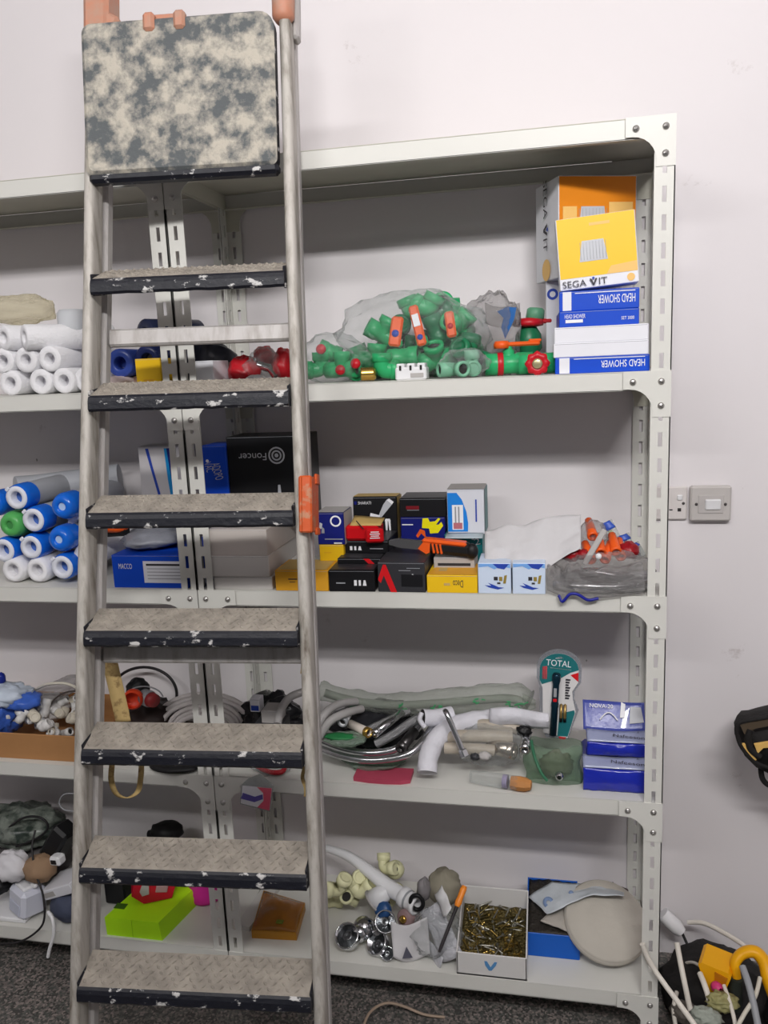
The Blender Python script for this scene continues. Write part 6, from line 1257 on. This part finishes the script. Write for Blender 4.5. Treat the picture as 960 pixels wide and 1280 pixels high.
def sash(u, v):
    ip = lambda Lx: tuple(Lx[min(2, int(u * 3))][k] + (Lx[min(2, int(u * 3)) + 1][k] - Lx[min(2, int(u * 3))][k]) * (u * 3 - min(2, int(u * 3))) for k in (0, 1))
    ta, tb_ = ip([(660, 1122), (690, 1103), (740, 1104), (780, 1114)]), ip([(684, 1143), (708, 1131), (742, 1120), (780, 1119)])
    p = at(ta[0] + (tb_[0] - ta[0]) * v, ta[1] + (tb_[1] - ta[1]) * v, -.15 + .03 * u - .07 * v); p += V((0, .004 * sin(8 * u + 3 * v), .004 * noise.noise(V((u * 6, v * 4, 3))))); return p
T = thing('printed_bag', 'pale printed plastic bag draped from the blue bin to the grey disc', 'bag', at(700, 1120, -.18))
mb.sheet(sash, 24, 10, mat('pale_blue_grey_film', (196, 202, 208), .35, var=.06, bump=.3, bscale=26), .001); fl = mb.build('film', T)
q = MB(); p = sash(.14, .6) + V((0, -.004, .001)); q.lathe([(.005, 0), (.013, 0), (.013, .0008), (.005, .0008)], mat('slate_blue_print', (120, 140, 176), .5), p, (0, -.8, .5), 18); q.build('printed_ring', fl)
q = MB(); q.lathe([(0, 0), (.006, 0), (.006, .001), (0, .001)], mat('slate_blue_print', (120, 140, 176), .5), sash(.45, .5) + V((0, -.002, .001)), (0, -.8, .5), 14); q.build('printed_dot', fl)
# grey disc and sack
DISC = mat('grey_felt_disc', (186, 180, 170), .8, var=.08, scale=12, bump=.15, bscale=60)
T = thing('buffing_disc', 'large grey round pad leaning behind the right corner post', 'disc', atz(770, 1200, z5))
c = at(779, 1158, -.205); nrm = V((.16, -.46, .86)).normalized(); rr = .096; c.x = min(c.x, .992 - rr * .99); c.z = z5 + rr * .52 + .030
mb = MB(); mb.lathe([(0, -.018), (rr * .95, -.018), (rr, -.010), (rr, .004), (rr * .96, .010), (rr * .5, .013), (0, .014)], DISC, c, nrm, 48); mb.build('pad', T)
mb = MB(); mb.lathe([(rr * .985, -.016), (rr * 1.012, -.010), (rr * 1.012, .002), (rr * .985, .006)], mat('pale_felt_rim', (200, 194, 184), .8), c, nrm, 48); mb.build('rim', T)
mb = MB(); ca, cb, cc_, ce = at(676, 1150, -.225), at(722, 1170, -.245), at(735, 1140, -.17), at(698, 1130, -.16)
mb.sheet(lambda u, v: (ca.lerp(cb, u)).lerp(ce.lerp(cc_, u), v) + V((0, 0, .010 * sin(pi * u) * sin(pi * v) + .004 * noise.noise(V((u * 5, v * 5, 8))))), 14, 12, mat('grey_brown_cloth', (172, 166, 158), .85, var=.08), .004); single(mb, 'cloth_wad', 'grey brown cloth wad between the blue bin and the grey disc', 'cloth')
mb = MB(); p = at(776, 1113, -.10); mb.ball(p, (.018, .012, .007), mat('dark_plum', (74, 52, 58), .5), 152, .2, 2); mb.tube([p, p + V((-.02, 0, .02))], .0015, BCAB, 6); single(mb, 'loose_cap', 'small dark cap on top of the grey disc', 'cap')
# ------------------------------------------------------------------ wall: socket and switch
PLATE = mat('aged_white_plate', (212, 206, 204), .4, var=.04, scale=20)
def plate(mb, c, w, h, th=.008): mb.box((c.x, -th / 2, c.z), (w, th, h), PLATE, .003)
T = thing('wall_socket', 'white wall socket half hidden behind the right corner post', 'socket', at(828, 628, -.004))
s = PXM(840, 629, 0); w, h = 43 * s, 44 * s; c = at(837, 628.5, 0)
mb = MB(); plate(mb, c, w, h); mb.build('face_plate', T)
def atw(px, py, y): q = at(px, py, 0); q.y = y; return q
for (px, py, a, b, nm, m) in ((838, 636.5, .0075, .003, 'pin_slot', HOLE), (848.5, 636.5, .008, .008, 'pin_slot', HOLE)):
    q = MB(); q.box(atw(px, py, -.0083), (a, .0012, b), m, .0004); q.build(nm, T)
q = MB(); q.lathe([(0, .0095), (.003, .0095), (.0035, .008)], mat('screw_dark', (70, 66, 66), .4), atw(853.5, 628.5, 0), (0, -1, 0), 12); q.build('screw', T)
q = MB(); q.box(atw(849, 621, -.010), (.012, .006, .013), WHP, .002, Euler((R_(8), 0, 0)).to_matrix()); q.build('rocker_switch', T)
T = thing('wall_switch', 'grey-white square wall switch right of the half hidden socket', 'switch', at(886, 650, -.004))
c = at(886.5, 628, 0); w, h = 50 * s, 46 * s
mb = MB(); mb.box((c.x, -.010, c.z), (w, .020, h), mat('aged_grey_plate', (192, 187, 184), .45, var=.06, scale=20), .004); mb.build('face_plate', T)
q = MB(); q.box((c.x, -.0205, c.z - .001), (w * .62, .003, h * .52), mat('aged_grey_bezel', (186, 181, 179), .45), .001); q.build('bezel', T)
q = MB(); q.box((c.x + .004, -.0235, c.z - .001), (w * .38, .007, h * .30), WHP, .002, Euler((R_(7), 0, 0)).to_matrix()); q.build('rocker', T)
for px in (868.5, 904.5):
    q = MB(); q.lathe([(0, .0225), (.0030, .0225), (.0036, .0195)], mat('screw_dark', (70, 66, 66), .4), atw(px, 628.5, 0), (0, -1, 0), 12); q.build('screw', T)
# plaster marks
for (px, py, r, sd, lab) in ((567, 612, .011, 3, 'small chipped plaster mark on the wall above the white and blue carton'), (733, 826, .004, 5, 'tiny green-grey mark on the wall right of the teal blister pack'), (46, 575, .005, 6, 'tiny dark mark on the wall above the blue cartridges')):
    p = at(px, py, 0); n = 14; rr = random.Random(sd); pts = [(p.x + r * rr.uniform(.4, 1) * cos(2 * pi * i / n) * .6, p.z + r * rr.uniform(.4, 1) * sin(2 * pi * i / n)) for i in range(n)]
    mb = MB(); mb.prism(pts, .0006, mat('chipped_plaster', (166, 162, 160), .9), M.Translation(V((0, -.0004, 0)))); single(mb, 'wall_mark', lab, 'mark')
# ------------------------------------------------------------------ work bag hanging on the wall, cut by the right edge
YB_ = mat('sand_yellow_fabric', (218, 176, 100), .8, var=.08, scale=60, bump=.2, bscale=160); BK = mat('black_fabric', (30, 28, 28), .8, var=.2, bump=.3, bscale=120)
T = thing('work_bag', 'black and sand-yellow work bag hanging on the wall at the right picture edge', 'bag', at(950, 930, -.14))
Yg = -.16; s = PXM(940, 930, Yg); c = at(985, 932, Yg)
out = [(920, 912), (924, 903), (936, 902), (950, 898), (975, 892), (1010, 886), (1060, 890), (1070, 930), (1050, 985), (1000, 1000), (975, 975), (957, 962), (943, 955), (929, 941), (922, 926)]
cc = (995, 935)
P = [at(x, y, Yg) for x, y in out]; n = len(P); vs = []; ctr = at(*cc, Yg)
rings = [(.55, -.055), (.85, -.045), (1.0, -.015), (.97, .04), (.80, .09), (.5, .13)]
for k, dy in rings:
    for p in P: q = ctr + (p - ctr) * k; vs.append(V((q.x, Yg + dy, q.z)))
mb = MB(); mb.add(vs, [(i * n + j, (i + 1) * n + j, (i + 1) * n + (j + 1) % n, i * n + (j + 1) % n)[::-1] for i in range(len(rings) - 1) for j in range(n)] + [list(range(n)), [5 * n + j for j in range(n)][::-1]], BK, True); mb.build('body', T)
def patch(poly, name, m, dy=-.058, th=.003):
    q = MB(); pts = [at(x, y, Yg + dy) for x, y in poly]; q.prism([(p.x, p.z) for p in pts], th, m, M.Translation(V((0, Yg + dy - th, 0)))); return q.build(name, T)
patch([(925, 906), (948, 899), (960, 896), (990, 886), (990, 899), (960, 907), (944, 910), (930, 917)], 'dark_panel', mat('charcoal_mesh', (78, 66, 52), .8, var=.15))
patch([(924, 929), (934, 928), (936, 938), (945, 948), (940, 951), (930, 941)], 'yellow_panel', YB_, -.056, .006); patch([(942, 929), (990, 921), (990, 930), (953, 933), (946, 940)], 'yellow_stripe', YB_, -.056, .008)
def pipe(P, name, r=.0045):
    q = MB(); q.tube(smooth_path([at(x, y, Yg - .060) for x, y in P], 6), r, BK, 8); q.build(name, T)
pipe([(921, 918), (921, 908), (927, 902), (945, 899), (960, 896), (990, 887)], 'piping'); pipe([(921, 916), (925, 930), (934, 943), (946, 954), (962, 960)], 'piping'); pipe([(938, 912), (935, 922), (938, 936), (950, 946)], 'strap', .0075)
q = MB(); q.tube(smooth_path([at(x, y, Yg - .02) for x, y in ((951, 961), (953, 973), (960, 981), (975, 986))], 6), .006, BK, 8); q.build('hanging_loop', T)
q = MB(); q.lathe([(.004, 0), (.004, .12), (.008, .122), (.008, .126), (0, .127)], BOLT, at(1010, 880, 0), (0, -1, .1), 12); single(q, 'wall_hook', 'steel hook holding the work bag on the wall', 'hook')
# ------------------------------------------------------------------ right floor clutter
WCB = mat('white_cable', (222, 216, 206), .45, var=.03)
def fl(label, P, r, m=WCB, **k): return tubepx('cable', label, 'cable', P, r, m, zmin=r + .0005, n=8, k=8, **k)
fl('white cable starting at the corner post and running down to the lower picture edge', [(803, 1180, -.347), (808, 1194, -.348), (818, 1212, -.352), (832, 1232, -.37), (850, 1256, -.40), (872, 1286, -.44), (900, 1320, -.47), (950, 1360, -.5)], .0058)
fl('grey-white cable standing nearly upright between the corner post and the yellow tools', [(846, 1178, -.25), (850, 1200, -.27), (856, 1230, -.30), (863, 1262, -.32), (872, 1290, -.35)], .0062)
fl('white cable arching along the wall down over the yellow tools', [(860, 1153, -.06), (880, 1154, -.08), (905, 1166, -.12), (930, 1182, -.17), (950, 1203, -.22), (975, 1235, -.26), (1000, 1290, -.30), (1010, 1340, -.32)], .0055)
fl('grey cable rising in front of the yellow bucket', [(928, 1208, -.30), (935, 1228, -.33), (942, 1255, -.36), (948, 1285, -.39)], .0075, GREYP)
fl('thin white cable arching onto the pink plug', [(850, 1206, -.14), (866, 1203, -.18), (880, 1212, -.22), (890, 1226, -.25)], .0035)
fl('short thick white cable end below the pink plug', [(875, 1217, -.26), (881, 1232, -.29), (888, 1255, -.31), (894, 1285, -.34)], .0065)
T = thing('drop_light_plug', 'white plug stub lying along the wall behind the corner post', 'plug', at(838, 1152, -.05)); A, B = at(828, 1142, -.05), at(852, 1165, -.06)
mb = MB(); mb.tube([A, A.lerp(B, .7), B], [.018, .019, .013], WHP, 14); mb.build('stub', T); mb = MB(); mb.tube(smooth_path([B, at(858, 1178, -.07), at(863, 1190, -.09)], 5), .0035, BCAB, 8); mb.build('lead', T)
# heap underneath
mb = MB(); mb.ball((1.16, -.16, .04), (.13, .12, .075), mat('black_tool_bag', (34, 32, 32), .7, var=.3, bump=.4, bscale=40), 161, .2, 2.4, flat=.0006, nu=40, nv=22); single(mb, 'tool_bag', 'black soft tool bag on the floor right of the corner post', 'bag')
mb = MB(); mb.ball((1.40, -.28, .05), (.15, .14, .09), mat('dark_navy_cloth', (30, 32, 44), .8, var=.3, bump=.3, bscale=40), 162, .15, 2.2, flat=.0006, nu=40, nv=22); single(mb, 'cloth_heap', 'dark navy cloth heap under the yellow tools', 'cloth')
YT = mat('worn_yellow_plastic', (240, 172, 14), .4, var=.08)
T = thing('yellow_tool', 'yellow angular tool body standing on the dark heap, left of the yellow hoop', 'tool', at(893, 1225, -.24)); c = at(893, 1212, -.23)
mb = MB(); mb.M = M.Translation(c) @ Euler((0, R_(10), R_(-20))).to_matrix().to_4x4(); mb.prism([(-.028, .030), (-.034, .022), (.004, -.046), (.022, -.048), (.030, -.030), (.036, .026), (.028, .034)], .07, YT, M.Translation(V((0, -.035, 0)))); b_ = mb.build('housing', T)
q = MB(); q.M = mb.M; q.prism([(.002, .024), (.030, .022), (.026, -.020), (.012, -.026)], .003, mat('amber_brown_panel', (186, 116, 16), .45), M.Translation(V((0, -.038, 0)))); q.build('side_panel', b_)
mb = MB(); mb.M = M.Translation(c) @ Euler((0, R_(10), R_(-20))).to_matrix().to_4x4(); mb.tube([(.0, .0, -.044), (.004, .02, -.12)], [.018, .02], BLKP, 12); mb.build('grip', T)
T = thing('yellow_hoop_tool', 'large yellow curved handle tool at the lower right picture corner', 'tool', at(945, 1215, -.27))
P = smooth_path(pxp([(921, 1222, -.26), (919, 1204, -.25), (928, 1192, -.24), (944, 1190, -.24), (956, 1204, -.25), (962, 1226, -.27), (972, 1250, -.29)]), 7); mb = MB(); mb.tube(P, [.012 + .010 * i / len(P) for i in range(len(P))], YT, 14, flat=.8); mb.build('handle', T)
mb = MB(); mb.tube([P[0], P[0] + V((0, .02, -.10))], [.013, .018], mat('dark_green_grey', (54, 60, 54), .6), 12); mb.tube([P[-1], P[-1] + V((0, .02, -.06))], [.02, .022], BLKP, 12); mb.build('base', T)
mb = MB(); p = at(892, 1231, -.27); mb.lathe([(0, 0), (.008, 0), (.0115, .006), (.0115, .018), (.004, .024)], mat('pink_plug_plastic', (206, 60, 120), .4), p, (.4, -.8, .2), 14); single(mb, 'pink_plug', 'small pink plug at the foot of the yellow angular tool', 'plug')
for (px, py, Y, r, sd, col, nm, lab) in ((903, 1252, -.31, .024, 172, (150, 146, 100), 'plastic_scrap', 'pale yellow plastic scrap under the pink plug'), (882, 1272, -.38, .024, 174, (150, 156, 146), 'plastic_scrap', 'pale mint plastic scrap at the lower picture edge'), (858, 1266, -.28, .026, 175, (96, 90, 84), 'cloth_wad', 'grey cloth wad beside the upright cable')):
    p = at(px, py, Y); p.z = max(p.z, r * .8); mb = MB(); mb.ball(p, (r * 1.3, r, r * .7), mat('scrap_%d' % sd, col, .5, var=.3, scale=50, bump=.4, bscale=60), sd, .3, 3.4, nu=36, nv=22, ridge=.05); single(mb, nm, lab, 'scrap')
fl('thin white cable looping low among the scraps on the floor', [(846, 1240, -.24), (842, 1262, -.28), (846, 1290, -.32)], .005)
fl('white cable leaning against the dark heap left of the grey cable', [(905, 1232, -.28), (912, 1252, -.32), (918, 1275, -.36), (922, 1300, -.38)], .0045)
fl('pale cable running under the yellow hoop to the lower picture edge', [(950, 1222, -.30), (944, 1245, -.34), (930, 1268, -.38), (915, 1296, -.42)], .0045, mat('pale_cable', (206, 200, 186), .5))
fl('thin tan cable curving on the floor under the right shelving unit', [(452, 1290, -.42), (462, 1266, -.36), (482, 1254, -.32), (505, 1258, -.31), (530, 1268, -.31), (556, 1274, -.30)], .0032, mat('tan_cable', (168, 148, 130), .5))
